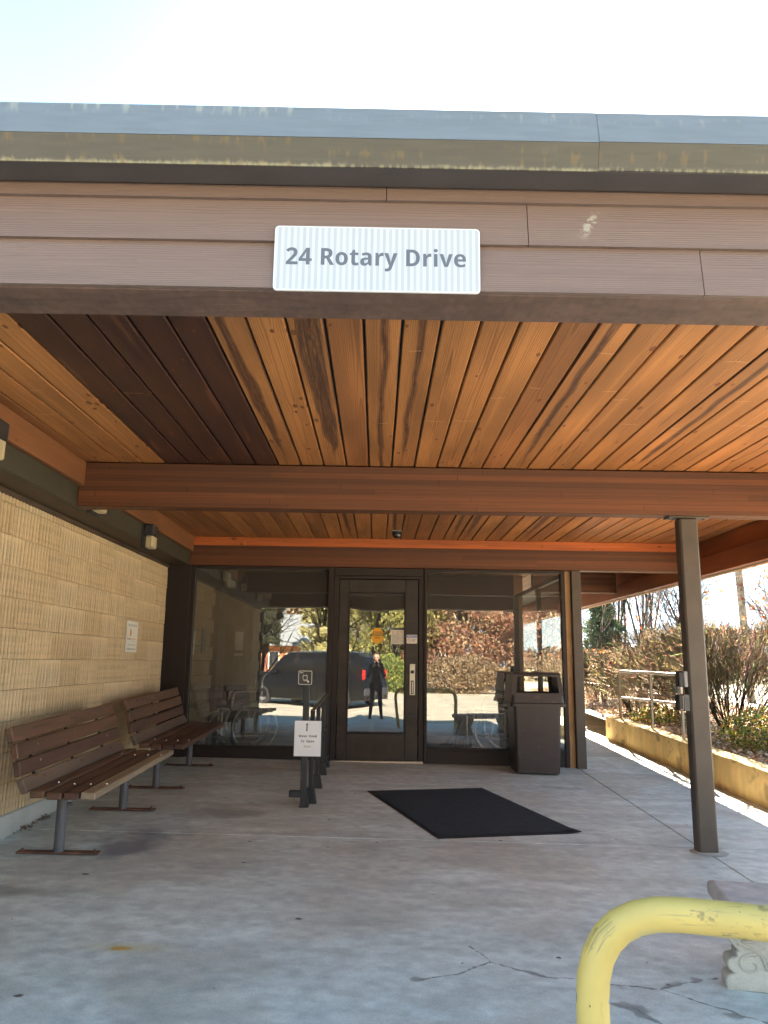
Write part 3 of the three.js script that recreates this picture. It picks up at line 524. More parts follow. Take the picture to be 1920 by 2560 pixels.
// ---------- lettering ----------
const roundRect = (c, x, y, w, h, r) => { c.beginPath(); c.moveTo(x + r, y); c.arcTo(x + w, y, x + w, y + h, r); c.arcTo(x + w, y + h, x, y + h, r); c.arcTo(x, y + h, x, y, r); c.arcTo(x, y, x + w, y, r); c.closePath(); };
const text = (c, s, x, y, px, color, bold = true, family = 'sans-serif', align = 'center') => { c.font = (bold ? 'bold ' : '') + px + 'px ' + family; c.textAlign = align; c.textBaseline = 'middle'; c.fillStyle = color; c.fillText(s, x, y); };
function plate(w, h, t, r, map, edge, rough = 0.5) {       // thin panel with rounded corners, printed on its front face (+z)
  const s = new THREE.Shape(), X = w / 2, Y = h / 2; s.moveTo(-X + r, -Y); s.lineTo(X - r, -Y); s.absarc(X - r, -Y + r, r, -Math.PI / 2, 0); s.lineTo(X, Y - r); s.absarc(X - r, Y - r, r, 0, Math.PI / 2); s.lineTo(-X + r, Y); s.absarc(-X + r, Y - r, r, Math.PI / 2, Math.PI); s.lineTo(-X, -Y + r); s.absarc(-X + r, -Y + r, r, Math.PI, Math.PI * 1.5);
  const back = new THREE.ExtrudeGeometry(s, { depth: t, bevelEnabled: false, curveSegments: 5 });
  const face = new THREE.ShapeGeometry(s, 5), p = face.attributes.position, uv = face.attributes.uv;
  for (let i = 0; i < p.count; i++) uv.setXY(i, p.getX(i) / w + 0.5, p.getY(i) / h + 0.5);
  face.translate(0, 0, t + 0.0012);
  return { back, face, mat: std({ map, roughness: rough }), edge };
}
function signThing(name, label, cat, pl, pos, ry = 0) {
  const o = thing(name, label, cat, pos); o.rotation.y = ry;
  part('panel', pl.back, pl.edge, o); part('printed_face', pl.face, pl.mat, o); return o;
}
{
  const m = canvasTex(1800, 620, (c, w, h) => {
    c.fillStyle = '#b2b6ba'; c.fillRect(0, 0, w, h); const R = rng(3);
    for (let x = 30; x < w - 20; x += 54) { c.fillStyle = 'rgba(118,124,134,' + (0.22 + 0.12 * R()) + ')'; c.fillRect(x, 8, 26, h - 16); }
    c.strokeStyle = '#c4c7c9'; c.lineWidth = 10; roundRect(c, 5, 5, w - 10, h - 10, 40); c.stroke();
    c.save(); c.translate(w * 0.495, h * 0.475); c.scale(0.955, 1.0); text(c, '24 Rotary Drive', 0, 0, 226, '#565962'); c.restore();
  });
  signThing('address_sign', 'white striped address board reading 24 Rotary Drive on brown siding', 'sign', plate(0.603, 0.204, 0.006, 0.012, m, whiteM, 0.35), [-0.016, 2.5165, -2.074]);
  const tob = canvasTex(400, 340, (c, w, h) => {
    c.fillStyle = '#ece8da'; c.fillRect(0, 0, w, h); text(c, 'Enjoy Our Fresh Air!', w / 2, 44, 36, '#5c6054', false); c.save(); c.scale(1.5, 0.86);
    c.fillStyle = '#e0a234'; c.beginPath(); c.moveTo(84, 120); c.lineTo(118, 128); c.lineTo(122, 160); c.lineTo(102, 188); c.lineTo(80, 184); c.closePath(); c.fill(); c.fillStyle = '#54504a'; c.beginPath(); c.moveTo(84, 98); c.lineTo(110, 122); c.lineTo(84, 122); c.closePath(); c.fill(); c.fillStyle = '#8a7434'; c.beginPath(); c.moveTo(80, 176); c.lineTo(110, 176); c.lineTo(86, 200); c.closePath(); c.fill();
    text(c, 'Care', 26, 226, 34, '#3f4a42', true, 'sans-serif', 'left'); text(c, 'Partners', 98, 226, 34, '#e2a33e', true, 'sans-serif', 'left'); text(c, 'Hospice', 160, 256, 16, '#8c8c84', false);
    text(c, 'Is Proud To Be', w / 3, 302, 27, '#6c6e66', false); text(c, 'Tobacco-Free', w / 3, 354, 33, '#6c6e66', true); c.restore();
  });
  signThing('wall_notice', 'small white notice with orange logo fixed to the fluted block wall', 'sign', plate(0.35, 0.298, 0.004, 0.006, tob, whiteM), [-2.409, 1.57, -7.67], Math.PI / 2);
  const green = canvasTex(128, 180, (c, w, h) => { c.fillStyle = '#9aa896'; c.fillRect(0, 0, w, h); c.fillStyle = '#5c6a5e'; for (let i = 0; i < 9; i++) c.fillRect(14, 18 + i * 17, 60 + 38 * hash(i, 4), 7); });
  signThing('framed_notice', 'grey green framed notice on the vestibule block wall behind glass', 'sign', plate(0.26, 0.34, 0.012, 0.004, green, bronzeM), [-2.419, 1.62, -10.9], Math.PI / 2);
  const caution = canvasTex(300, 360, (c, w, h) => {
    c.fillStyle = '#eda500'; c.beginPath(); c.ellipse(w / 2, h / 2, w / 2, h / 2, 0, 0, 7); c.fill();
    text(c, 'AUTOMATIC', w / 2, 98, 42, '#33240c'); c.fillStyle = '#2c1d08'; c.fillRect(0, 128, w, 58); text(c, 'CAUTION', w / 2, 158, 58, '#f6cf62'); text(c, 'DOOR', w / 2, 226, 42, '#3a2a0c');
  });
  const el = new THREE.CircleGeometry(1, 32).scale(0.074, 0.09, 1);
  const cs = single('caution_sticker', el.clone(), std({ map: caution, roughness: 0.4 }), 'round yellow automatic caution door sticker on the door glass', 'sticker'); cs.position.set(0.006, 1.653, ZG + 0.0075);
  const notice = canvasTex(256, 208, (c, w, h) => { c.fillStyle = '#e6dfd6'; c.fillRect(0, 0, w, h); c.fillStyle = '#2e56a4'; c.fillRect(14, 14, w - 28, 54); text(c, 'NOTICE', w / 2, 42, 50, '#e9ecf2'); c.strokeStyle = '#c0766c'; c.lineWidth = 7; c.beginPath(); c.arc(64, 130, 40, 0, 7); c.moveTo(36, 102); c.lineTo(92, 158); c.stroke(); c.fillStyle = '#6e665e'; for (let i = 0; i < 3; i++) c.fillRect(122, 96 + i * 26, 108 - 14 * i, 9); });
  signThing('notice_sticker', 'small blue and white notice sticker on the door stile above lock', 'sticker', plate(0.12, 0.098, 0.0008, 0.008, notice, whiteM), [0.4, 1.62, ZG + 0.0225]);
  const paper = canvasTex(300, 380, (c, w, h) => { c.fillStyle = '#d8d2c2'; c.fillRect(0, 0, w, h); c.fillStyle = '#4a4c54'; c.fillRect(0, 0, w, 52); c.fillStyle = '#cfd0d2'; c.fillRect(18, 22, 52, 8); c.fillStyle = '#d68c84'; for (const [x, y] of [[24, 80], [124, 80], [210, 84], [24, 116], [124, 116]]) { c.beginPath(); c.arc(x + 18, y + 12, 14, 0, 7); c.fill(); c.fillRect(x + 36, y + 8, 34, 6); } c.fillStyle = '#8c8780'; const R = rng(2); for (let i = 0; i < 13; i++) c.fillRect(20, 160 + i * 15, 120 + 140 * R(), 5); c.fillStyle = '#4a4c54'; c.fillRect(0, h - 10, w, 10); });
  signThing('door_notice', 'pale printed sheet with a grey header taped inside the door glass', 'notice', plate(0.15, 0.19, 0.0008, 0.002, paper, whiteM), [0.236, 1.653, ZG + 0.006]);
}
// ---------- porch things ----------
// wall lamps
{
  const lens = phys({ color: srgb(222, 208, 172), roughness: 0.35, transmission: 0.35, thickness: 0, ior: 1.45 });
  const lamp = (label, pos) => {
    const o = thing('wall_lamp', label, 'lamp', pos, 'wall lamps along the painted bulkhead');
    part('back_plate', bx(0, 0.014, -0.12, 0.12, -0.085, 0.085, 0.003), blackM, o);
    part('housing', [bx(0.016, 0.105, 0.012, 0.115, -0.075, 0.075, 0.008), bx(0.016, 0.03, -0.105, 0.011, -0.075, 0.075, 0.003)], std({ color: rgb(0.035, 0.034, 0.036), roughness: 0.45 }), o);
    const l = part('lens', [bx(0.032, 0.1, -0.1, 0.010, -0.068, 0.068, 0.01)], lens, o);
    part('rib', [-0.045, -0.015, 0.015, 0.045].map((z) => bx(0.099, 0.104, -0.094, 0.004, z - 0.003, z + 0.003, 0.001)), lens, l);
    return o;
  };
  const X = -2.166;
  lamp('black wall lamp with frosted lens nearest the storefront', [X, 2.46, -7.05]);
  lamp('black wall lamp half hidden behind the middle beam', [X, 2.535, -5.70]);
  lamp('black wall lamp nearest the street at the edge of the view', [X, 2.52, -4.06]);
}
// dome camera under the ceiling
{
  const o = thing('dome_camera', 'small black dome security camera on the cedar ceiling', 'camera', [0.2, YC, -8.2]);
  part('base_plate', bx(-0.055, 0.055, -0.012, -0.001, -0.055, 0.055, 0.004), steelM, o);
  part('ring', new THREE.CylinderGeometry(0.05, 0.052, 0.03, 24).translate(0, -0.027, 0), blackM, o);
  part('dome', new THREE.SphereGeometry(0.044, 24, 12, 0, Math.PI * 2, Math.PI / 2, Math.PI / 2).translate(0, -0.042, 0), phys({ color: rgb(0.02, 0.02, 0.02), roughness: 0.08, clearcoat: 1 }), o);
}
// benches
{
  const o = thing('wooden_bench', 'weathered brown slatted bench nearer the street with one pale seat slat', 'bench', [-1.925, FY(-1.925, -5.63), -5.63], 'slatted benches against the block wall');
  o.rotation.x = 0.0306;
  const L = 1.76, sg = fitUV(chBox(0.086, 0.04, L, 0.006, 'z'), 1.8, 0.09);
  const bolt = (x, y, z, n, par) => { const g = new THREE.CylinderGeometry(0.008, 0.0085, 0.004, 10); g.applyQuaternion(new THREE.Quaternion().setFromUnitVectors(V(0, 1, 0), n)); return part('bolt', g.translate(x, y, z), chromeM, par); };
  const seat = [[-0.085, 0.398, 0.05], [0.015, 0.391, 0.0], [0.115, 0.391, 0.0], [0.212, 0.393, -0.03]];
  seat.forEach(([x, y, a], i) => {
    const m = part('seat_slat', sg, i === 3 ? benchPaleM : benchWoodM[i], o); m.position.set(x + 0.04, y, (hash(i, 2) - 0.5) * 0.02); m.rotation.z = a;
    for (const z of [-0.6, 0.6]) bolt(0.012, 0.0205, z, V(0, 1, 0), m);
  });
  const back = [[-0.140, 0.440, 0.50], [-0.178, 0.537, 0.20], [-0.203, 0.635, 0.22], [-0.238, 0.728, 0.32]];
  const bg = fitUV(chBox(0.04, 0.088, L, 0.006, 'z'), 1.8, 0.09);
  back.forEach(([x, y, a], i) => {
    const m = part('back_slat', bg, benchWoodM[[3, 2, 1, 0][i]], o); m.position.set(x, y, (hash(i, 5) - 0.5) * 0.02); m.rotation.z = a;
    for (const z of [-0.6, 0, 0.6]) bolt(0.0205, 0.01, z, V(1, 0, 0), m);
  });
  for (const z of [-0.6, 0.6]) {
    const p = part('leg', [new THREE.CylinderGeometry(0.030, 0.031, 0.36, 20).translate(0, 0.19, z), bx(-0.05, 0.05, 0.362, 0.374, z - 0.04, z + 0.04, 0.002)], greyPaintM, o);
    part('foot', [bx(-0.25, 0.25, 0.004, 0.016, z - 0.03, z + 0.03, 0.003)], rustM, p);
    for (const x of [-0.22, 0.22]) part('anchor_bolt', rod(V(x, 0.015, z), V(x, 0.03, z), 0.009, 0.008), rustM, p);
    part('bracket', [sweep([V(0.27, 0.36, z), V(0.06, 0.36, z), V(-0.08, 0.365, z), V(-0.155, 0.40, z), V(-0.19, 0.47, z), V(-0.212, 0.54, z), V(-0.236, 0.64, z), V(-0.28, 0.755, z)], () => 0.011, 6)], blackM, p);
  }
  const brace = part('centre_brace', [sweep([V(0.24, 0.362, 0), V(-0.08, 0.365, 0), V(-0.16, 0.405, 0), V(-0.212, 0.54, 0), V(-0.236, 0.64, 0), V(-0.28, 0.755, 0)], () => 0.01, 6)], blackM, o);
  const b2 = copyOf(o, 'weathered brown slatted bench in the corner beside the storefront', [-1.915, FY(-1.915, -7.69), -7.69]); b2.children.filter((m) => m.name === 'seat_slat')[3].material = benchWoodM[2];
}
// sensor post with its paper notice, and the handrail behind it
{
  const X = -0.573, Z = -6.53, y0 = FY(X, Z);
  const o = thing('sensor_post', 'slim black post with a square touchless door sensor plate', 'post', [X, y0, Z]);
  part('shaft', bx(-0.025, 0.025, 0.006, 0.985, -0.025, 0.025, 0.004, 'y'), blackM, o);
  part('base_plate', [bx(-0.03, 0.045, 0, 0.008, -0.04, 0.04, 0.002), bx(-0.115, -0.026, 0.075, 0.125, -0.03, 0.03, 0.004), prism([[0.026, 0.008], [0.044, 0.008], [0.026, 0.15]], -0.02, 0.02, 'xy', 'y')], blackM, o);
  const m = canvasTex(256, 256, (c, w, h) => {
    c.fillStyle = '#d9d4c6'; c.fillRect(0, 0, w, h); c.fillStyle = '#0b0b0d'; roundRect(c, 10, 10, w - 20, h - 20, 22); c.fill(); c.strokeStyle = '#d8d8d6'; c.lineWidth = 8; c.beginPath(); c.arc(126, 128, 42, 0, 7); c.stroke(); c.lineWidth = 7;
    for (const [a, b] of [[-2.5, -1.9], [-1.2, -0.6], [0.9, 2.2]]) { c.beginPath(); c.arc(126, 128, 58, a, b); c.stroke(); }
    c.fillStyle = '#c8c8c8'; c.fillRect(28, 32, 62, 12); c.save(); c.translate(186, 196); c.rotate(-0.7); c.fillRect(-20, -14, 34, 34); for (let i = 0; i < 4; i++) c.fillRect(-20 + i * 9, -40 + (i % 3) * 4, 6, 30); c.restore();
  });
  const pl = plate(0.112, 0.112, 0.012, 0.012, m, steelM, 0.3);
  const s = part('sensor_plate', pl.back, pl.edge, o); s.position.set(-0.012, 1.016, 0.026); part('printed_face', pl.face, pl.mat, s);
  part('sensor_box', bx(-0.055, 0.03, 0.97, 1.06, -0.02, 0.0245, 0.004), blackM, o);
  const w = canvasTex(480, 620, (c, w, h) => {
    c.fillStyle = '#e7e7ea'; c.fillRect(0, 0, w, h); c.fillStyle = '#141416'; c.beginPath(); c.moveTo(222, 36); c.lineTo(246, 66); c.lineTo(232, 66); c.lineTo(232, 186); c.lineTo(212, 186); c.lineTo(212, 66); c.lineTo(198, 66); c.closePath(); c.fill();
    text(c, 'Wave  Hand', w * 0.5, 268, 58, '#1c1c20'); text(c, 'To  Open', w * 0.5, 358, 58, '#2c2c30'); text(c, 'Door', w * 0.5, 448, 58, '#b5a98e');
  });
  signThing('paper_notice', 'white laminated sheet saying wave hand to open door', 'notice', plate(0.218, 0.278, 0.0012, 0.003, w, whiteM, 0.25), [-0.55, 0.741, Z + 0.028]);
  const h = thing('door_handrail', 'black steel guard rail between the sensor post and the storefront', 'railing', [-0.528, 0, 0]);
  const P = (z, y) => V(0, FY(-0.53, z) + y, z);
  part('top_rail', [chBox(0.034, 0.012, 1.86, 0.003, 'z').rotateX(0.031).translate(0, FY(-0.53, -7.57) + 0.742, -7.57)], std({ color: srgb(74, 66, 58), roughness: 0.35 }), h);
  part('lower_rail', [chBox(0.026, 0.03, 1.84, 0.003, 'z').rotateX(0.031).translate(0, FY(-0.53, -7.57) + 0.40, -7.57)], blackM, h);
  for (const z of [-6.68, -7.33, -8.0, -8.46]) {
    const y = FY(-0.53, z), q = part('post', bx(-0.019, 0.019, y, y + 0.735, z - 0.019, z + 0.019, 0.003, 'y'), blackM, h);
    part('shoe', [prism([[-0.052, 0.0], [0.052, 0.0], [0.03, 0.12], [-0.03, 0.12]], -0.04, 0.04, 'xy', 'y').translate(0, y, z)], blackM, q);
  }
}
// floor mat
{
  const c = [[-0.065, -7.244], [1.004, -7.54], [1.512, -5.91], [0.444, -5.637]];
  const mt = rep(tex(512, 512, (u, v) => { const k = 0.8 + 0.5 * fbm(u * 30, v * 30, 3, 30, 30) + 0.35 * (hash(Math.floor(u * 512), Math.floor(v * 512)) - 0.5) + (hash(Math.floor(u * 180), Math.floor(v * 180)) > 0.9988 ? 1.6 : 0); return [32 * k, 34 * k, 40 * k]; }), 1);
  const o = thing('floor_mat', 'dark charcoal carpet mat with rubber border lying askew before the door', 'mat');
  const quad = (s, lift, t) => { const cx = c.reduce((a, p) => a + p[0], 0) / 4, cz = c.reduce((a, p) => a + p[1], 0) / 4, q = c.map(([x, z]) => [cx + (x - cx) * s, cz + (z - cz) * s]); const N = 10, out = []; const at = (u, v) => { const x = mix(mix(q[0][0], q[1][0], u), mix(q[3][0], q[2][0], u), v), z = mix(mix(q[0][1], q[1][1], u), mix(q[3][1], q[2][1], u), v); const curl = u > 0.9 && v > 0.9 ? 0.012 * (u - 0.9) * (v - 0.9) * 100 : 0; return [x, FY(x, z) + lift + curl, z]; };
    for (let i = 0; i < N; i++) for (let j = 0; j < N; j++) { const A = at(i / N, j / N), B = at((i + 1) / N, j / N), C = at((i + 1) / N, (j + 1) / N), D = at(i / N, (j + 1) / N); out.push(...A, ...D, ...C, ...A, ...C, ...B); }
    return finish(out); };
  part('rubber_border', [quad(1, 0.004), quad(1, 0.001)], rubberM, o); part('carpet', quad(0.955, 0.0085), std({ map: mt, bumpMap: tex(256, 256, (u, v) => 0.5 + 0.4 * Math.sin(u * 256 * 0.785) * (0.6 + 0.4 * noise(u * 40, v * 40)), false), bumpScale: 0.0012, roughness: 1 }), o);
}
// litter bin
{
  const X = 1.71, Z = -8.57, o = thing('litter_bin', 'dark brown square litter bin with hooded lid beside the door', 'bin', [X, FY(X, Z), Z]); o.rotation.y = -0.02;
  const bt = tex(256, 512, (u, v) => { const k = 1 + 0.22 * (fbm(u * 6, v * 6, 4, 6, 6) - 0.5) + 0.14 * (fbm(u * 40, v * 6, 2, 40, 6) - 0.5); const sc = ss(0.74, 0.8, fbm(u * 18, v * 10 + 3, 3, 18, 10)); return mix3([60 * k, 51 * k, 50 * k], [92, 82, 76], 0.5 * sc); });
  const bm = std({ map: bt, roughness: 0.45 });
  const tub = (w0, w1, h0, h1, r) => { const s = (w) => { const q = []; for (const [cx, cz, a0] of [[1, 1, 0], [-1, 1, 1], [-1, -1, 2], [1, -1, 3]]) for (let i = 0; i <= 4; i++) { const a = (a0 + i / 4) * Math.PI / 2; q.push([cx * (w / 2 - r) + Math.cos(a) * r, cz * (w / 2 - r) + Math.sin(a) * r]); } return q; };
    const A = s(w0), B = s(w1), out = []; for (let i = 0; i < A.length; i++) { const j = (i + 1) % A.length; out.push(A[i][0], h0, A[i][1], B[i][0], h1, B[i][1], B[j][0], h1, B[j][1], A[i][0], h0, A[i][1], B[j][0], h1, B[j][1], A[j][0], h0, A[j][1]); } return finish(out, 'y'); };
  const cap = (w, y, r) => tub(w, w * 0.02, y, y + 0.0005, Math.min(r, w * 0.009));
  part('body', [tub(0.455, 0.50, 0.01, 0.70, 0.035), tub(0.44, 0.455, 0.004, 0.01, 0.03), bx(-0.2, 0.2, 0.003, 0.006, -0.2, 0.2, 0.001)], bm, o);
  const lid = sub('lid', o);
  part('skirt', [tub(0.585, 0.585, 0.685, 0.715, 0.04), tub(0.50, 0.585, 0.684, 0.685, 0.03), tub(0.585, 0.56, 0.715, 0.725, 0.04), tub(0.56, 0.545, 0.725, 0.80, 0.035)], bm, lid);
  // hood: four leaning corner walls round a wide opening front and back, flat top
  const out = [], P = (x, y, z) => [x, y, z], q4 = (a, b, c, d) => { out.push(...a, ...b, ...c, ...a, ...c, ...d); };
  const yb = 0.80, yt = 1.015, wb = 0.2725, wt = 0.248;
  const lean = (t) => mix(wb, wt, t);
  for (const s of [-1, 1]) { q4(P(s * wb, yb, -wb), P(s * wb, yb, wb), P(s * wt, yt, wt), P(s * wt, yt, -wt)); q4(P(s * (wb - 0.012), yb, -wb + 0.01), P(s * (wb - 0.012), yb, wb - 0.01), P(s * (wt - 0.012), yt, wt - 0.01), P(s * (wt - 0.012), yt, -wt + 0.01)); }
  for (const s of [-1, 1]) {
    const z = (t) => s * lean(t), xo = (t) => lean(t);
    const o0 = 0.12, o1 = 0.9, e = 0.045, Y = (t) => mix(yb, yt, t);
    q4(P(-xo(0), Y(0), z(0)), P(xo(0), Y(0), z(0)), P(xo(o0), Y(o0), z(o0)), P(-xo(o0), Y(o0), z(o0)));
    q4(P(-xo(o1), Y(o1), z(o1)), P(xo(o1), Y(o1), z(o1)), P(xo(1), Y(1), z(1)), P(-xo(1), Y(1), z(1)));
    for (const k of [-1, 1]) q4(P(k * xo(o0), Y(o0), z(o0)), P(k * (xo(o0) - e), Y(o0), z(o0)), P(k * (xo(o1) - e), Y(o1), z(o1)), P(k * xo(o1), Y(o1), z(o1)));
    const zi = (t) => z(t) - s * 0.02;                    // rim turned inwards
    q4(P(-xo(o0) + e, Y(o0), z(o0)), P(xo(o0) - e, Y(o0), z(o0)), P(xo(o0) - e, Y(o0) - 0.01, zi(o0)), P(-xo(o0) + e, Y(o0) - 0.01, zi(o0)));
  }
  part('hood', [finish(out, 'y'), bx(-wt - 0.004, wt + 0.004, yt - 0.001, yt + 0.02, -wt - 0.004, wt + 0.004, 0.012)], bm, lid);
  part('liner', [tub(0.43, 0.46, 0.1, 0.80, 0.03)], std({ color: rgb(0.02, 0.025, 0.035), roughness: 0.3 }), o);
}
// devices on the steel post
{
  const o = thing('card_reader', 'slim black and grey card reader on the steel post', 'reader', [2.177, 1.272, -5.505]);
  part('body', bx(-0.03, -0.001, -0.055, 0.055, -0.03, 0.04, 0.006), std({ color: srgb(150, 150, 152), roughness: 0.4 }), o); part('cover', new RoundedBoxGeometry(0.04, 0.108, 0.066, 3, 0.012).translate(-0.048, 0, 0.004), blackM, o);
  const p = thing('call_box', 'square black call box below the card reader on the steel post', 'intercom', [2.177, 1.112, -5.505]);
  part('body', bx(-0.042, -0.001, -0.056, 0.056, -0.035, 0.045, 0.003), greyPaintM, p); part('face', bx(-0.075, -0.0425, -0.053, 0.053, -0.035, 0.044, 0.004), blackM, p); part('trim_strip', [bx(-0.0485, -0.0455, -0.045, 0.05, 0.0445, 0.0465, 0.001), bx(-0.07, -0.049, -0.048, -0.045, 0.0445, 0.0465, 0.001)], steelM, p);
}
// yellow hoop guard
{
  const r = 0.0365, o = thing('hoop_guard', 'scuffed yellow painted steel hoop guard in front of the concrete bench', 'barrier');
  const yt = tex(512, 256, (u, v) => { const k = 1 + 0.12 * (fbm(u * 8, v * 6, 4, 8, 6) - 0.5); let c = [208 * k, 178 * k, 98 * k]; c = mix3(c, [192, 178, 120], 0.6 * ss(0.55, 0.72, fbm(u * 6 + 4, v * 5, 4, 6, 5))); const s = fbm(u * 46, v * 30, 3, 46, 30), m = fbm(u * 9 + 2, v * 7, 3, 9, 7); c = mix3(c, [110, 92, 66], 0.5 * ss(0.6, 0.74, s) * ss(0.55, 0.7, m)); c = mix3(c, [92, 54, 34], ss(0.9, 0.93, s)); c = mix3(c, [150, 134, 92], 0.6 * ss(0.66, 0.74, fbm(u * 8 + 1, v * 90, 3, 8, 90)) * ss(0.45, 0.6, m)); return mix3(c, [120, 126, 150], ss(0.79, 0.81, fbm(u * 12 + 7, v * 9, 3, 12, 9))); });
  const m = std({ map: rep(yt, 1.4, 3), roughness: 0.5, bumpMap: bumpFine, bumpScale: 0.0014 });
  const a = V(0.497, FY(0.5, -1.9) - 0.02, -1.9), b = V(0.497, 0.818, -1.9), c = V(1.62, 0.80, -1.62), d = V(1.62, FY(1.6, -1.62) - 0.02, -1.62);
  part('frame', pipe([a, b, c, d], r, 0.20, 24), m, o);
  const f = b.clone().lerp(c, 0.385); part('centre_post', rod(V(f.x, FY(f.x, f.z) - 0.02, f.z), V(f.x, f.y - 0.01, f.z), 0.03, 0.03, 18), m, o);
}
// cast concrete bench
{
  const y0 = FY(1.7, -3.3), o = thing('concrete_bench', 'pale cast concrete bench with scrolled pedestals behind the yellow hoop', 'bench', [1.478, y0, -3.44]); o.rotation.y = -0.2;
  const cm = std({ map: rep(tex(256, 256, (u, v) => { const k = 1 + 0.2 * (fbm(u * 6, v * 6, 5, 6, 6) - 0.5) + 0.1 * (hash(Math.floor(u * 256), Math.floor(v * 256)) - 0.5); return [190 * k, 182 * k, 166 * k]; }), 2), bumpMap: rep(bumpFine.clone(), 3), bumpScale: 0.004, roughness: 0.9 });
  const tm = std({ map: rep(speckle([178, 174, 170], 0.16, 8, 61), 2), bumpMap: bumpFine, bumpScale: 0.003, roughness: 0.85 });
  // slab with a rolled edge
  const s = new THREE.Shape(); s.moveTo(-0.02, 0); s.lineTo(1.12, 0); s.lineTo(1.12, 0.38); s.lineTo(-0.02, 0.38); s.closePath();
  const slab = new THREE.ExtrudeGeometry(s, { depth: 0.03, bevelEnabled: true, bevelThickness: 0.022, bevelSize: 0.03, bevelSegments: 5 }).rotateX(-Math.PI / 2).translate(0.01, 0.312, 0.21);
  part('seat_slab', slab, tm, o);
  // pedestal: S-curved silhouette with raised scrolls
  const outl = new THREE.Shape(); const pt = [[-0.02, 0.0], [-0.022, 0.05], [0.008, 0.075], [-0.012, 0.10], [-0.01, 0.135], [0.02, 0.15], [0.022, 0.175], [0.03, 0.185], [-0.005, 0.235], [-0.03, 0.285], [-0.034, 0.33], [-0.03, 0.352]];
  outl.moveTo(...pt[0]); outl.splineThru(pt.slice(1).map((q) => new THREE.Vector2(...q))); outl.lineTo(0.29, 0.352); outl.splineThru(pt.slice(0, -1).reverse().map((q) => new THREE.Vector2(0.26 - q[0], q[1]))); outl.closePath();
  const ped = (x, n) => {
    const g = new THREE.ExtrudeGeometry(outl, { depth: 0.07, bevelEnabled: true, bevelThickness: 0.012, bevelSize: 0.008, bevelSegments: 3, curveSegments: 24 }).translate(0, 0, -0.035);
    const p = part('pedestal', g, cm, o), sw = [];
    const spiral = (cx, cy, r, t0, t1, dir) => { const q = []; for (let i = 0; i <= 22; i++) { const t = mix(t0, t1, i / 22), rr = r * (1 - 0.8 * i / 22); q.push(V(cx + Math.cos(t) * rr * dir, cy + Math.sin(t) * rr, 0.047)); } return sweep(q, (f) => 0.009 - 0.004 * f, 7); };
    sw.push(spiral(0.06, 0.29, 0.062, -1.9, 6, 1), spiral(0.2, 0.29, 0.062, -1.9, 6, -1), spiral(0.07, 0.12, 0.055, 1.2, 7.4, 1), spiral(0.19, 0.12, 0.055, 1.2, 7.4, -1));
    sw.push(sweep([V(0, 0.27, 0.046), V(0.03, 0.22, 0.048), V(0.07, 0.2, 0.048), V(0.11, 0.17, 0.048), V(0.13, 0.1, 0.048)], () => 0.008, 7), sweep([V(0.26, 0.27, 0.046), V(0.23, 0.22, 0.048), V(0.19, 0.2, 0.048), V(0.15, 0.17, 0.048), V(0.13, 0.1, 0.048)], () => 0.008, 7));
    part('scrollwork', [...sw, ...sw.map((q) => q.clone().rotateY(Math.PI).translate(0.26, 0, 0))], cm, p);
    p.position.set(x, 0.010, 0); p.scale.y = 0.78; return p;
  };
  ped(-0.005); ped(0.8);
}
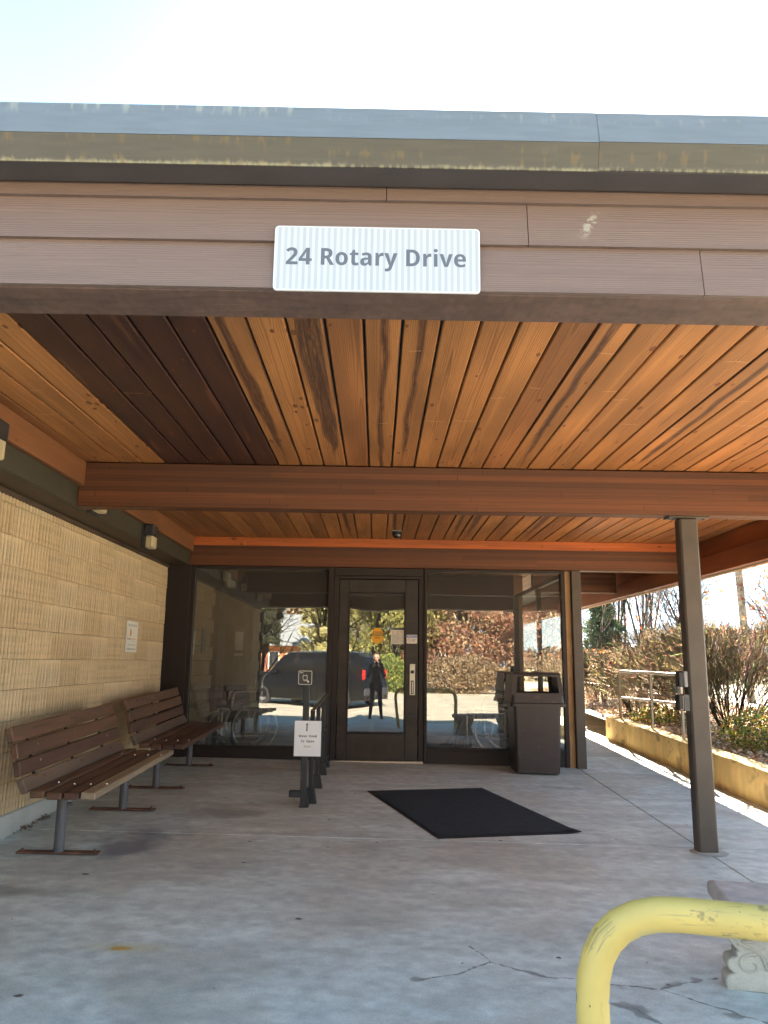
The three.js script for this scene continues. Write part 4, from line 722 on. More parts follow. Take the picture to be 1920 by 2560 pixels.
// ---------- planting beside the porch ----------
const PT = (z) => -0.0306 * z + 0.262;       // top of the planter wall
{
  const w = thing('planter_wall', 'low ochre concrete planter wall along the sunlit side path', 'wall');
  const body = (x0, x1, z0, z1, lo, hi, e = 0.006) => { const g = chBox(x1 - x0, 1, z1 - z0, e, 'z'), p = g.attributes.position; for (let i = 0; i < p.count; i++) { const z = p.getZ(i) + (z0 + z1) / 2, t = p.getY(i) > 0; p.setXYZ(i, p.getX(i) + (x0 + x1) / 2, t ? PT(z) + hi + (p.getY(i) - 0.5) : PT(z) + lo, z); } g.computeVertexNormals(); return uvMetres(g, 'z'); };
  for (const [a, b] of [[-11.72, -8.9], [-8.895, -5.9], [-5.895, -2.9]]) part('wall_section', body(3.40, 3.60, a, b, -0.5, 0), planterM, w);
  part('end_return', body(3.602, 4.6, -11.72, -11.52, -0.5, -0.004), planterM, w);
  const bed = new THREE.PlaneGeometry(4.4, 16, 60, 120).rotateX(-Math.PI / 2).translate(5.8, 0, -10.9), p = bed.attributes.position;
  for (let i = 0; i < p.count; i++) { const x = p.getX(i), z = p.getZ(i); p.setY(i, PT(z) - 0.05 + 0.05 * (fbm(x * 3, z * 3, 3) - 0.5) + 0.05 * (fbm(x * 14, z * 14, 2) - 0.5) - 0.5 * ss(6.4, 8, x) + 0.06 * ss(3.6, 4.6, x)); }
  bed.computeVertexNormals(); const b = setting('planting_bed', uvMetres(bed.toNonIndexed()), mulchM);
  // fallen leaves and bark flakes over the bed
  const R = rng(12), out = [], col = [];
  for (let i = 0; i < 9000; i++) { const x = 3.62 + 2.6 * R() ** 1.3, z = -4.5 - 12 * R(), y = PT(z) - 0.02 + 0.06 * ss(3.6, 4.6, x) + R() * 0.03, s = 0.012 + 0.022 * R(), a = R() * 6.28, t = (R() - 0.5) * 1.2; const u = V(Math.cos(a) * s, t * s, Math.sin(a) * s), v = V(-Math.sin(a) * s * 0.6, (R() - 0.5) * s, Math.cos(a) * s * 0.6), c = V(x, y, z);
    const q = [c.clone().add(u), c.clone().add(v), c.clone().sub(u), c.clone().sub(v)]; for (const k of [0, 1, 2, 0, 2, 3]) out.push(q[k].x, q[k].y, q[k].z);
    const r = R(), cc = r < 0.45 ? [0.56, 0.4, 0.25] : r < 0.7 ? [0.36, 0.22, 0.12] : r < 0.92 ? [0.66, 0.52, 0.36] : [0.42, 0.14, 0.07]; for (let k = 0; k < 6; k++) col.push(...cc.map((e) => e * (0.7 + 0.5 * R()))); }
  const g = new THREE.BufferGeometry(); g.setAttribute('position', new THREE.Float32BufferAttribute(out, 3)); g.setAttribute('color', new THREE.Float32BufferAttribute(col, 3)); g.computeVertexNormals();
  const lf = shadows(new THREE.Mesh(g, std({ vertexColors: true, roughness: 1 }))); lf.name = 'leaf_litter'; lf.userData = { kind: 'stuff', label: 'dry brown leaves and bark chips covering the planting bed', category: 'leaf litter' }; scene.add(lf);
  // a little debris along the foot of the block wall
  const o2 = [], c2 = []; for (let i = 0; i < 170; i++) { const cl = [-5.62, -6.35, -5.9, -4.9][Math.floor(R() * 4)], z = cl + (R() - 0.5) * 0.36 * R(), x = -2.405 + 0.05 * R() ** 2, y = FY(x, z) + 0.002 + 0.02 * R() ** 2, s = 0.006 + 0.012 * R(), a = R() * 6.28; const u = V(Math.cos(a) * s, (R() - 0.3) * s * 1.4, Math.sin(a) * s), v = V(-Math.sin(a) * s * 0.4, R() * s * 0.5, Math.cos(a) * s * 0.4), c = V(x, y, z), q = [c.clone().add(u), c.clone().add(v), c.clone().sub(u), c.clone().sub(v)]; for (const k of [0, 1, 2, 0, 2, 3]) { o2.push(q[k].x, Math.max(q[k].y, y - 0.001), q[k].z); c2.push(...[0.22, 0.12, 0.08].map((e) => e * (0.5 + 0.8 * hash(i, 3)))); } }
  const g2 = new THREE.BufferGeometry(); g2.setAttribute('position', new THREE.Float32BufferAttribute(o2, 3)); g2.setAttribute('color', new THREE.Float32BufferAttribute(c2, 3)); g2.computeVertexNormals();
  const l2 = shadows(new THREE.Mesh(g2, std({ vertexColors: true, roughness: 1 }))); l2.name = 'dead_leaves'; l2.userData = { kind: 'stuff', label: 'dead leaf scraps along the foot of the block wall', category: 'leaf litter' }; scene.add(l2);
}
// steel pipe rails
{
  const galv = std({ map: speckle([186, 176, 160], 0.16, 6, 71), roughness: 0.4, metalness: 0.5 });
  const o = thing('pipe_rail', 'short galvanised pipe rail loop standing on the planter wall end', 'railing');
  const X = 3.53; part('loop', pipe([V(X, PT(-11.4), -11.4), V(X, 1.275, -11.4), V(X, 1.262, -9.1), V(X, PT(-9.1), -9.1)], 0.02, 0.09, 12), galv, o);
  part('mid_rail', rod(V(X, 0.905, -11.4), V(X, 0.93, -9.1), 0.017), galv, o); part('post', rod(V(X, PT(-10.1), -10.1), V(X, 1.265, -10.1), 0.019), galv, o);
  const f = thing('ramp_rail', 'long galvanised pipe rail beyond the planter running past the hedge', 'railing');
  const X2 = 4.25, yy = (z) => mix(1.36, 1.2, (z + 17.5) / 7.5);
  part('top_rail', rod(V(X2, yy(-17.5), -17.5), V(X2, yy(-10.2), -10.2), 0.024), galv, f); part('mid_rail', rod(V(X2, yy(-17.5) - 0.33, -17.5), V(X2, yy(-10.2) - 0.3, -10.2), 0.02), galv, f);
  for (const z of [-17.5, -14.8, -12.6, -10.2]) part('post', rod(V(X2, 0.4, z), V(X2, yy(z), z), 0.022), galv, f);
}
// woody growth: tapered branching tubes
function woody(opts) {
  const R = rng(opts.seed), pos = [], nor = [], col = [], tips = [];
  const seg = (a, b, r0, r1, n, c) => {
    const T = b.clone().sub(a).normalize(), N = (Math.abs(T.y) < 0.95 ? V(0, 1, 0) : V(1, 0, 0)).cross(T).normalize(), B = T.clone().cross(N);
    for (let i = 0; i < n; i++) { const t0 = i / n * 6.2832, t1 = (i + 1) / n * 6.2832, d0 = N.clone().multiplyScalar(Math.cos(t0)).addScaledVector(B, Math.sin(t0)), d1 = N.clone().multiplyScalar(Math.cos(t1)).addScaledVector(B, Math.sin(t1));
      const P = [[a, r0, d0], [b, r1, d0], [b, r1, d1], [a, r0, d0], [b, r1, d1], [a, r0, d1]].map(([p, r, d]) => [p.x + d.x * r, p.y + d.y * r, p.z + d.z * r, d]);
      for (const q of P) { pos.push(q[0], q[1], q[2]); nor.push(q[3].x, q[3].y, q[3].z); col.push(...c); } }
  };
  const grow = (p, d, len, r, lev) => {
    const L = opts.levels[lev], n = L.seg ?? 3; let q = p.clone(), dir = d.clone(), rr = r; const c = (opts.color ?? [0.3, 0.25, 0.2]).map((e) => e * (0.7 + 0.6 * R()));
    for (let i = 0; i < n; i++) {
      dir.add(V(R() - 0.5, R() - 0.5, R() - 0.5).multiplyScalar(L.wiggle ?? 0.3)).addScaledVector(V(0, 1, 0), L.up ?? 0).normalize();
      const e = q.clone().addScaledVector(dir, len / n), r1 = Math.max(rr * (L.taper ?? 0.8), opts.rmin ?? 0.0015); if (opts.ymax && e.y > opts.ymax + 0.12 * R()) return tips.push(q);
      seg(q, e, rr, r1, lev === 0 ? (opts.sides ?? 6) : lev < 2 ? 5 : 3, c); q = e; rr = r1;
      if (lev + 1 < opts.levels.length && (i + 1) / n > (L.from ?? 0.3)) { const k = Math.max(0, Math.round((L.kids ?? 2) / n * 1.5 + R() - 0.5)); for (let j = 0; j < k; j++) { const a = R() * 6.28, t = V(Math.cos(a), R() - 0.3, Math.sin(a)).cross(dir).normalize(); grow(q, dir.clone().addScaledVector(t, L.spread ?? 0.7).normalize(), len * (L.shrink ?? 0.6) * (0.7 + 0.6 * R()), rr * (L.thin ?? 0.6), lev + 1); } }
    }
    tips.push(q); if (lev + 1 < opts.levels.length) for (let j = 0; j < (L.end ?? 2); j++) { const t = V(R() - 0.5, R() - 0.5, R() - 0.5); grow(q, dir.clone().addScaledVector(t, (L.spread ?? 0.7) * 1.2).normalize(), len * (L.shrink ?? 0.6) * (0.7 + 0.5 * R()), rr * 0.85, lev + 1); }
  };
  for (const s of opts.stems) grow(s.p, s.d.normalize(), s.len, s.r, 0);
  const g = new THREE.BufferGeometry(); g.setAttribute('position', new THREE.Float32BufferAttribute(pos, 3)); g.setAttribute('normal', new THREE.Float32BufferAttribute(nor, 3)); g.setAttribute('color', new THREE.Float32BufferAttribute(col, 3));
  return { g, tips, R };
}
function leafSheet(pts, R, size, colours, droop = 0, aspect = 0.5) {       // one folded leaf per point
  const out = [], col = [];
  for (const c of pts) {
    const s = size * (0.6 + 0.8 * R()), a = R() * 6.28, e = (R() - 0.5) * 2.2, u = V(Math.cos(a) * Math.cos(e), Math.sin(e) - droop, Math.sin(a) * Math.cos(e)).normalize(), w = V(R() - 0.5, R() - 0.5, R() - 0.5).cross(u).normalize().multiplyScalar(s * aspect), f = u.clone().cross(w).normalize().multiplyScalar(s * 0.12); u.multiplyScalar(s);
    const A = c.clone(), B = c.clone().addScaledVector(u, 0.5).add(w).add(f), C = c.clone().add(u), D = c.clone().addScaledVector(u, 0.5).sub(w).add(f);
    for (const q of [A, B, C, A, C, D]) out.push(q.x, q.y, q.z);
    const cc = colours[Math.floor(R() * colours.length)], k = 0.65 + 0.7 * R(); for (let i = 0; i < 6; i++) col.push(cc[0] * k, cc[1] * k, cc[2] * k);
  }
  const g = new THREE.BufferGeometry(); g.setAttribute('position', new THREE.Float32BufferAttribute(out, 3)); g.setAttribute('color', new THREE.Float32BufferAttribute(col, 3)); g.computeVertexNormals(); return g;
}
const barkM = std({ vertexColors: true, roughness: 0.9 });
const leafM = phys({ vertexColors: true, roughness: 0.95, transmission: 0.45, thickness: 0, ior: 1.3 });
{
  // clipped leafless shrubs
  const shrub = (label, x, y, z, n, h, wide, seed, lean, ymax) => {
    const R = rng(seed), stems = Array.from({ length: n }, () => { const a = R() * 6.28, t = 0.25 + wide * R(); return { p: V(x + 0.09 * Math.cos(a), y, z + 0.09 * Math.sin(a)), d: V(Math.cos(a) * t + lean, 1, Math.sin(a) * t * 0.8), len: h * (0.55 + 0.25 * R()), r: 0.007 + 0.009 * R() }; });
    const w = woody({ seed: seed + 1, stems, ymax, sides: 5, rmin: 0.0026, color: [0.84, 0.65, 0.40], levels: [{ seg: 5, kids: 6, spread: 0.42, shrink: 0.55, wiggle: 0.13, up: 0.04, taper: 0.86, from: 0.1, end: 2, thin: 0.6 }, { seg: 4, kids: 5, spread: 0.5, shrink: 0.5, wiggle: 0.2, up: 0.06, taper: 0.84, from: 0.1, thin: 0.65 }, { seg: 3, kids: 2, spread: 0.6, shrink: 0.6, wiggle: 0.25, up: 0.05, taper: 0.8, from: 0, end: 1, thin: 0.8 }, { seg: 2, wiggle: 0.4, taper: 0.8 }] });
    const o = thing('clipped_shrub', label, 'shrub', [0, 0, 0], 'leafless clipped shrubs along the side path');
    part('branches', w.g, barkM, o);
    const tips = w.tips.filter((t) => w.R() < 0.004 || (t.y > ymax - 0.25 && w.R() < 0.008)); part('leaves', leafSheet(tips, w.R, 0.035, [[0.55, 0.10, 0.05], [0.62, 0.16, 0.06], [0.5, 0.2, 0.07]]), leafM, o);
  };
  shrub('large leafless tan shrub rising just right of the steel post', 4.45, 0.5, -9.9, 22, 1.9, 0.85, 101, 0.12, 1.84);
  shrub('leafless tan shrub leaning out from behind the steel post', 4.42, 0.52, -11.3, 18, 1.75, 0.75, 203, -0.22, 1.80);
  shrub('lower leafless shrub behind the looped pipe rail', 4.15, 0.5, -12.4, 15, 1.4, 0.8, 305, 0, 1.52);
  shrub('farther leafless shrub beside the storefront corner post', 4.3, 0.5, -14.9, 13, 1.4, 0.8, 407, 0, 1.55);
  shrub('farthest leafless shrub at the end of the clipped row', 4.6, 0.5, -17.6, 11, 1.5, 0.9, 509, 0, 1.66);
  shrub('leafless shrub behind the low green box bush', 6.0, 0.4, -10.2, 12, 1.7, 0.8, 611, 0, 1.72);
  // box bushes
  const box = (label, cx, cy, cz, rx, ry, rz, n, seed) => {
    const R = rng(seed), pts = []; while (pts.length < n) { const a = V(R() * 2 - 1, R() * 2 - 1, R() * 2 - 1), l = a.length(); if (l > 1 || l < 0.35 * R()) continue; const b = 1 + 0.22 * (fbm(a.x * 3 + seed, a.z * 3 + a.y * 2, 3) - 0.5) * 2; pts.push(V(cx + a.x * rx * b, Math.max(cy - ry * 0.9, cy + a.y * ry * b), cz + a.z * rz * b)); }
    const o = thing('box_bush', label, 'bush', [0, 0, 0], 'small green bushes in the planting bed');
    part('leaves', leafSheet(pts, R, 0.026, [[0.16, 0.2, 0.05], [0.1, 0.15, 0.04], [0.24, 0.27, 0.06], [0.48, 0.42, 0.07], [0.42, 0.2, 0.06]], 0, 0.55), leafM, o);
    const w = woody({ seed, stems: Array.from({ length: 8 }, () => ({ p: V(cx, cy - ry, cz), d: V((R() - 0.5) * 1.8 * rx / ry, 1, (R() - 0.5) * 1.8 * rz / ry), len: ry * 1.1, r: 0.008 })), levels: [{ seg: 3, kids: 4, spread: 0.8 }, { seg: 2 }] }); part('stems', w.g, barkM, o);
  };
  box('low green and gold box bush in the mulch bed', 4.35, 0.70, -8.35, 0.75, 0.26, 0.45, 5200, 71);
  box('small yellow green bush under the leafless shrub', 3.95, 0.66, -11.0, 0.4, 0.16, 0.35, 1400, 73);
  box('small green bush at the foot of the farther shrub', 4.5, 0.62, -13.6, 0.35, 0.16, 0.4, 1200, 75);
}
// far trees, shed and pole
{
  const bare = (label, x, z, h, seed, stemsN, colr, leaves) => {
    const R = rng(seed), st = Array.from({ length: stemsN }, () => { const a = R() * 6.28, t = stemsN > 1 ? 0.1 + 0.22 * R() : 0.05; return { p: V(x + 0.5 * (stemsN > 1) * (R() - 0.5) * 2, -0.7, z + (R() - 0.5)), d: V(Math.cos(a) * t, 1, Math.sin(a) * t), len: h * (stemsN > 1 ? 0.7 : 0.42), r: h * (stemsN > 1 ? 0.0075 : 0.018) }; });
    const w = woody({ seed: seed + 1, stems: st, rmin: 0.006, color: colr, levels: stemsN > 1 ? [{ seg: 7, kids: 9, spread: 0.45, shrink: 0.3, wiggle: 0.1, taper: 0.86, from: 0.3, up: 0.05, thin: 0.4 }, { seg: 4, kids: 4, spread: 0.6, shrink: 0.5, wiggle: 0.3, up: 0.1, from: 0.1, thin: 0.6 }, { seg: 3, wiggle: 0.4, up: 0.05 }] : [{ seg: 5, kids: 7, spread: 0.8, shrink: 0.62, wiggle: 0.14, taper: 0.88, from: 0.35, thin: 0.55, end: 3 }, { seg: 5, kids: 7, spread: 0.75, shrink: 0.5, wiggle: 0.3, up: 0.06, from: 0.15, thin: 0.55 }, { seg: 4, kids: 5, spread: 0.75, shrink: 0.5, wiggle: 0.4, up: 0.06, from: 0.1, thin: 0.6 }, { seg: 2, wiggle: 0.45, thin: 0.7 }] });
    const o = thing('bare_tree', label, 'tree', [0, 0, 0], 'bare winter trees beyond the hedge'); part('trunk', w.g, barkM, o);
    if (leaves) part('crown', leafSheet(w.tips.filter(() => w.R() < leaves), w.R, 0.14, [[0.5, 0.17, 0.07], [0.42, 0.13, 0.06], [0.55, 0.26, 0.12]], 0.3), leafM, o);
  };
  bare('bare spreading tree with orange leaves behind the utility pole', 15.5, -30, 8, 31, 1, [0.5, 0.4, 0.32], 0.16);
  bare('bare tree with crossing limbs just past the steel post', 13.2, -33, 8.5, 37, 1, [0.5, 0.42, 0.34], 0.05);
  bare('tall bare multi stemmed tree beyond the dark conifer', 10.9, -36, 12, 41, 7, [0.55, 0.47, 0.38], 0);
  bare('second tall bare multi stemmed tree near the white shed', 13.4, -39, 12, 43, 7, [0.55, 0.47, 0.38], 0);
  bare('bare tree standing in front of the dark conifer', 7.4, -27, 6.5, 47, 3, [0.42, 0.34, 0.27], 0);
  // conifer
  const R = rng(5), pts = [], cx = 9.6, cz = -33; const wd = { g: sweep([V(cx, -0.7, cz), V(cx, 2, cz), V(cx, 5, cz)], (t) => 0.25 * (1 - 0.8 * t), 8) };
  while (pts.length < 16000) { const t = R() ** 1.4, r = (1 - t) * 2.3 + 0.1, a = R() * 6.28, q = Math.sqrt(R()), lay = 0.75 + 0.25 * Math.sin(t * 40 + a * 2); pts.push(V(cx + Math.cos(a) * r * q * lay, -0.4 + t * 5.3 - 0.35 * q * r * 0.4, cz + Math.sin(a) * r * q * lay)); }
  const o = thing('conifer', 'dark green conifer seen past the storefront corner post', 'tree'); part('trunk', wd.g, std({ color: rgb(0.12, 0.08, 0.05) }), o); part('crown', leafSheet(pts, R, 0.16, [[0.05, 0.085, 0.03], [0.035, 0.06, 0.025], [0.08, 0.11, 0.04]], 0.4, 0.22), leafM, o);
  const p = thing('utility_pole', 'weathered wooden utility pole rising beyond the hedge', 'pole'); part('pole', sweep([V(14.8, -0.7, -31), V(14.55, 9.5, -31)], (t) => 0.17 - 0.05 * t, 10), std({ map: speckle([150, 136, 116], 0.3, 8, 81), roughness: 0.95 }), p); part('crossarm', bx(13.5, 15.7, 8.9, 9.05, -31.25, -31.17, 0.01), std({ color: rgb(0.25, 0.2, 0.15) }), p);
  const s = thing('white_shed', 'distant low white shed with a grey shallow roof', 'shed'), sm = std({ map: speckle([226, 226, 224], 0.06, 6, 82), roughness: 0.7 });
  part('wall', bx(11.6, 16.2, -0.7, 1.85, -44, -40, 0.02), sm, s); part('roof', [prism([[11.3, 1.85], [16.5, 1.85], [13.9, 2.5]], -44.3, -39.7, 'xy', 'z')], std({ color: rgb(0.35, 0.36, 0.38) }), s); part('doorway', bx(12.2, 13.3, -0.6, 1.4, -39.995, -39.96, 0.01), std({ color: rgb(0.06, 0.06, 0.07) }), s);
  // belt of far wood closing the view
  const wR = rng(99), far = []; for (let i = 0; i < 26000; i++) { const x = -130 + 260 * wR(), z = -95 - 25 * wR(), h = 1.5 + 3 * fbm(x * 0.08, 1, 3); far.push(V(x, -0.6 + h * Math.sqrt(wR()), z)); } const fb = shadows(new THREE.Mesh(leafSheet(far, wR, 1.1, [[0.2, 0.15, 0.11], [0.26, 0.2, 0.15], [0.17, 0.14, 0.1]], 0, 0.2), std({ vertexColors: true, roughness: 1 }))); fb.name = 'far_wood'; fb.userData = { kind: 'stuff', label: 'distant grey brown winter wood along the horizon', category: 'wood' }; scene.add(fb);
}
// ---------- what the glass mirrors: the yard behind the viewer ----------
const GY = FY(0, 2) - 0.05;
// dark minivan
{
  const o = thing('parked_minivan', 'dark navy minivan parked across the driveway opposite the entrance', 'car', [-1.97, GY, 8.1]); o.rotation.y = 0.62;
  const paint = phys({ color: rgb(0.004, 0.0046, 0.006), roughness: 0.1, specularIntensity: 0.6 }), dg = phys({ color: rgb(0.003, 0.004, 0.006), roughness: 0.05, metalness: 0 }), red = std({ color: rgb(0.6, 0.02, 0.015), roughness: 0.2 });
  const ext = (pts, depth, bev, seg = 4) => { const s = new THREE.Shape(); s.moveTo(...pts[0]); for (const p of pts.slice(1)) s.lineTo(...p); s.closePath(); return new THREE.ExtrudeGeometry(s, { depth, bevelEnabled: bev > 0, bevelThickness: bev, bevelSize: bev, bevelSegments: seg }).translate(0, 0, -depth / 2); };
  const low = [[-2.32, 0.34], [-2.38, 0.62], [-2.25, 0.86], [-1.45, 1.0], [2.25, 1.02], [2.34, 0.7], [2.34, 0.34]];
  part('body', toCreasedNormals(ext(low, 1.68, 0.1), 0.7), paint, o);
  const cab = [[-1.45, 0.98], [-0.72, 1.58], [-0.3, 1.66], [1.85, 1.66], [2.08, 1.56], [2.26, 1.0]];
  part('cabin', toCreasedNormals(ext(cab, 1.42, 0.08), 0.7), paint, o);
  const win = (pts, n) => { for (const s of [-1, 1]) part(n, ext(pts, 0.012, 0).translate(0, 0, s * 0.796), dg, o); };
  win([[-1.2, 1.06], [-0.72, 1.46], [-0.5, 1.5], [-0.42, 1.06]], 'window'); win([[-0.34, 1.06], [-0.38, 1.52], [0.72, 1.56], [0.74, 1.06]], 'window'); win([[0.82, 1.06], [0.82, 1.56], [1.82, 1.52], [2.02, 1.08]], 'window');
  part('windshield', [new THREE.PlaneGeometry(1.4, 0.86).rotateY(-Math.PI / 2).rotateZ(-0.84).translate(-1.145, 1.32, 0)], dg, o);
  part('rear_window', [new THREE.PlaneGeometry(1.3, 0.46).rotateY(Math.PI / 2).rotateZ(0.31).translate(2.235, 1.34, 0)], dg, o);
  for (const s of [-1, 1]) { part('tail_light', chBox(0.1, 0.42, 0.17, 0.03).translate(2.33, 1.0, s * 0.83), red, o); part('headlight', chBox(0.2, 0.16, 0.3, 0.05).translate(-2.3, 0.78, s * 0.68), clearM, o); part('mirror', new RoundedBoxGeometry(0.12, 0.16, 0.2, 3, 0.05).translate(-0.85, 1.12, s * 0.98), paint, o); }
  part('bumper', [new RoundedBoxGeometry(0.2, 0.26, 1.78, 3, 0.07).translate(2.38, 0.5, 0)], std({ color: rgb(0.03, 0.032, 0.038), roughness: 0.5 }), o);
  part('number_plate', bx(2.485, 2.495, 0.62, 0.76, -0.16, 0.16, 0.004), whiteM, o);
  part('roof_rail', [-0.6, 0.6].map((z) => rod(V(-0.2, 1.77, z), V(1.7, 1.77, z), 0.02)), chromeM, o);
  for (const x of [-1.5, 1.45]) for (const s of [-1, 1]) { const w = sub('wheel', o); w.position.set(x, 0.34, s * 0.86); part('tyre', new THREE.TorusGeometry(0.25, 0.09, 10, 28).scale(1, 1, 1.1), rubberM, w); part('rim', [new THREE.CylinderGeometry(0.19, 0.19, 0.1, 24).rotateX(Math.PI / 2), ...[0, 1, 2, 3, 4].map((k) => bx(-0.02, 0.02, 0.03, 0.2, 0.05, 0.075, 0.005).rotateZ(k * 1.2566))], std({ color: rgb(0.4, 0.4, 0.42), metalness: 0.8, roughness: 0.3 }), w); }
}
// white cargo van, rear to us
{
  const o = thing('parked_van', 'white cargo van parked far down the driveway', 'van', [5.6, GY, 46]); const wm = std({ color: rgb(0.75, 0.75, 0.74), roughness: 0.4 });
  part('body', new RoundedBoxGeometry(2, 1.9, 4.8, 4, 0.14).translate(0, 1.35, 0), wm, o); part('bumper', new RoundedBoxGeometry(2.02, 0.22, 0.2, 3, 0.06).translate(0, 0.5, -2.42), blackM, o);
  for (const s of [-1, 1]) { part('rear_window', bx(s * 0.45 - 0.36, s * 0.45 + 0.36, 1.35, 2.0, -2.412, -2.405, 0.003), std({ color: rgb(0.02, 0.025, 0.03), roughness: 0.1 }), o); part('tail_light', bx(s * 0.9 - 0.07, s * 0.9 + 0.07, 0.8, 1.3, -2.42, -2.38, 0.01), std({ color: rgb(0.6, 0.03, 0.02), roughness: 0.3 }), o); }
  for (const z of [-1.5, 1.6]) for (const s of [-1, 1]) part('wheel', new THREE.TorusGeometry(0.25, 0.1, 8, 20).rotateY(Math.PI / 2).translate(s * 0.88, 0.34, z), rubberM, o);
}
// house with a seamed metal roof
{
  const o = thing('far_house', 'orange rendered house with a grey seamed metal roof across the driveway', 'house', [0, -0.3, 0]); const wm = std({ map: speckle([206, 138, 92], 0.12, 6, 101), roughness: 0.9 }), gm = std({ color: rgb(0.03, 0.035, 0.04), roughness: 0.1 });
  part('wall', bx(-15, -4.4, -0.4, 2.7, 33, 40, 0.02), wm, o);
  const rf = part('roof', [prism([[32.2, 2.62], [40.8, 2.62], [36.5, 4.9]], -15.6, -3.9)], std({ map: speckle([176, 180, 180], 0.08, 5, 102), roughness: 0.4, metalness: 0.3 }), o);
  for (let i = 0; i < 28; i++) { const x = -15.4 + i * 0.42; part('seam', bx(x - 0.015, x + 0.015, -0.012, 0.03, 0, 4.86, 0.004, 'z').rotateX(-0.487).translate(0, 2.63, 32.2), rf.material, rf); }
  for (const x of [-13, -10.6, -8.4, -6.6, -5.4]) { const w = part('window', bx(x - 0.3, x + 0.3, 0.9, 2.2, 32.97, 33.02, 0.004), gm, o); part('frame', [bx(x - 0.36, x - 0.305, 0.84, 2.26, 32.93, 33.01, 0.004), bx(x + 0.305, x + 0.36, 0.84, 2.26, 32.93, 33.01, 0.004), bx(x - 0.3, x + 0.3, 2.205, 2.26, 32.93, 33.01, 0.004), bx(x - 0.3, x + 0.3, 0.84, 0.895, 32.93, 33.01, 0.004)], whiteM, w); }
  part('door', bx(-7.8, -7.0, -0.1, 2.0, 32.96, 33.02, 0.005), std({ color: rgb(0.2, 0.08, 0.05) }), o);
}
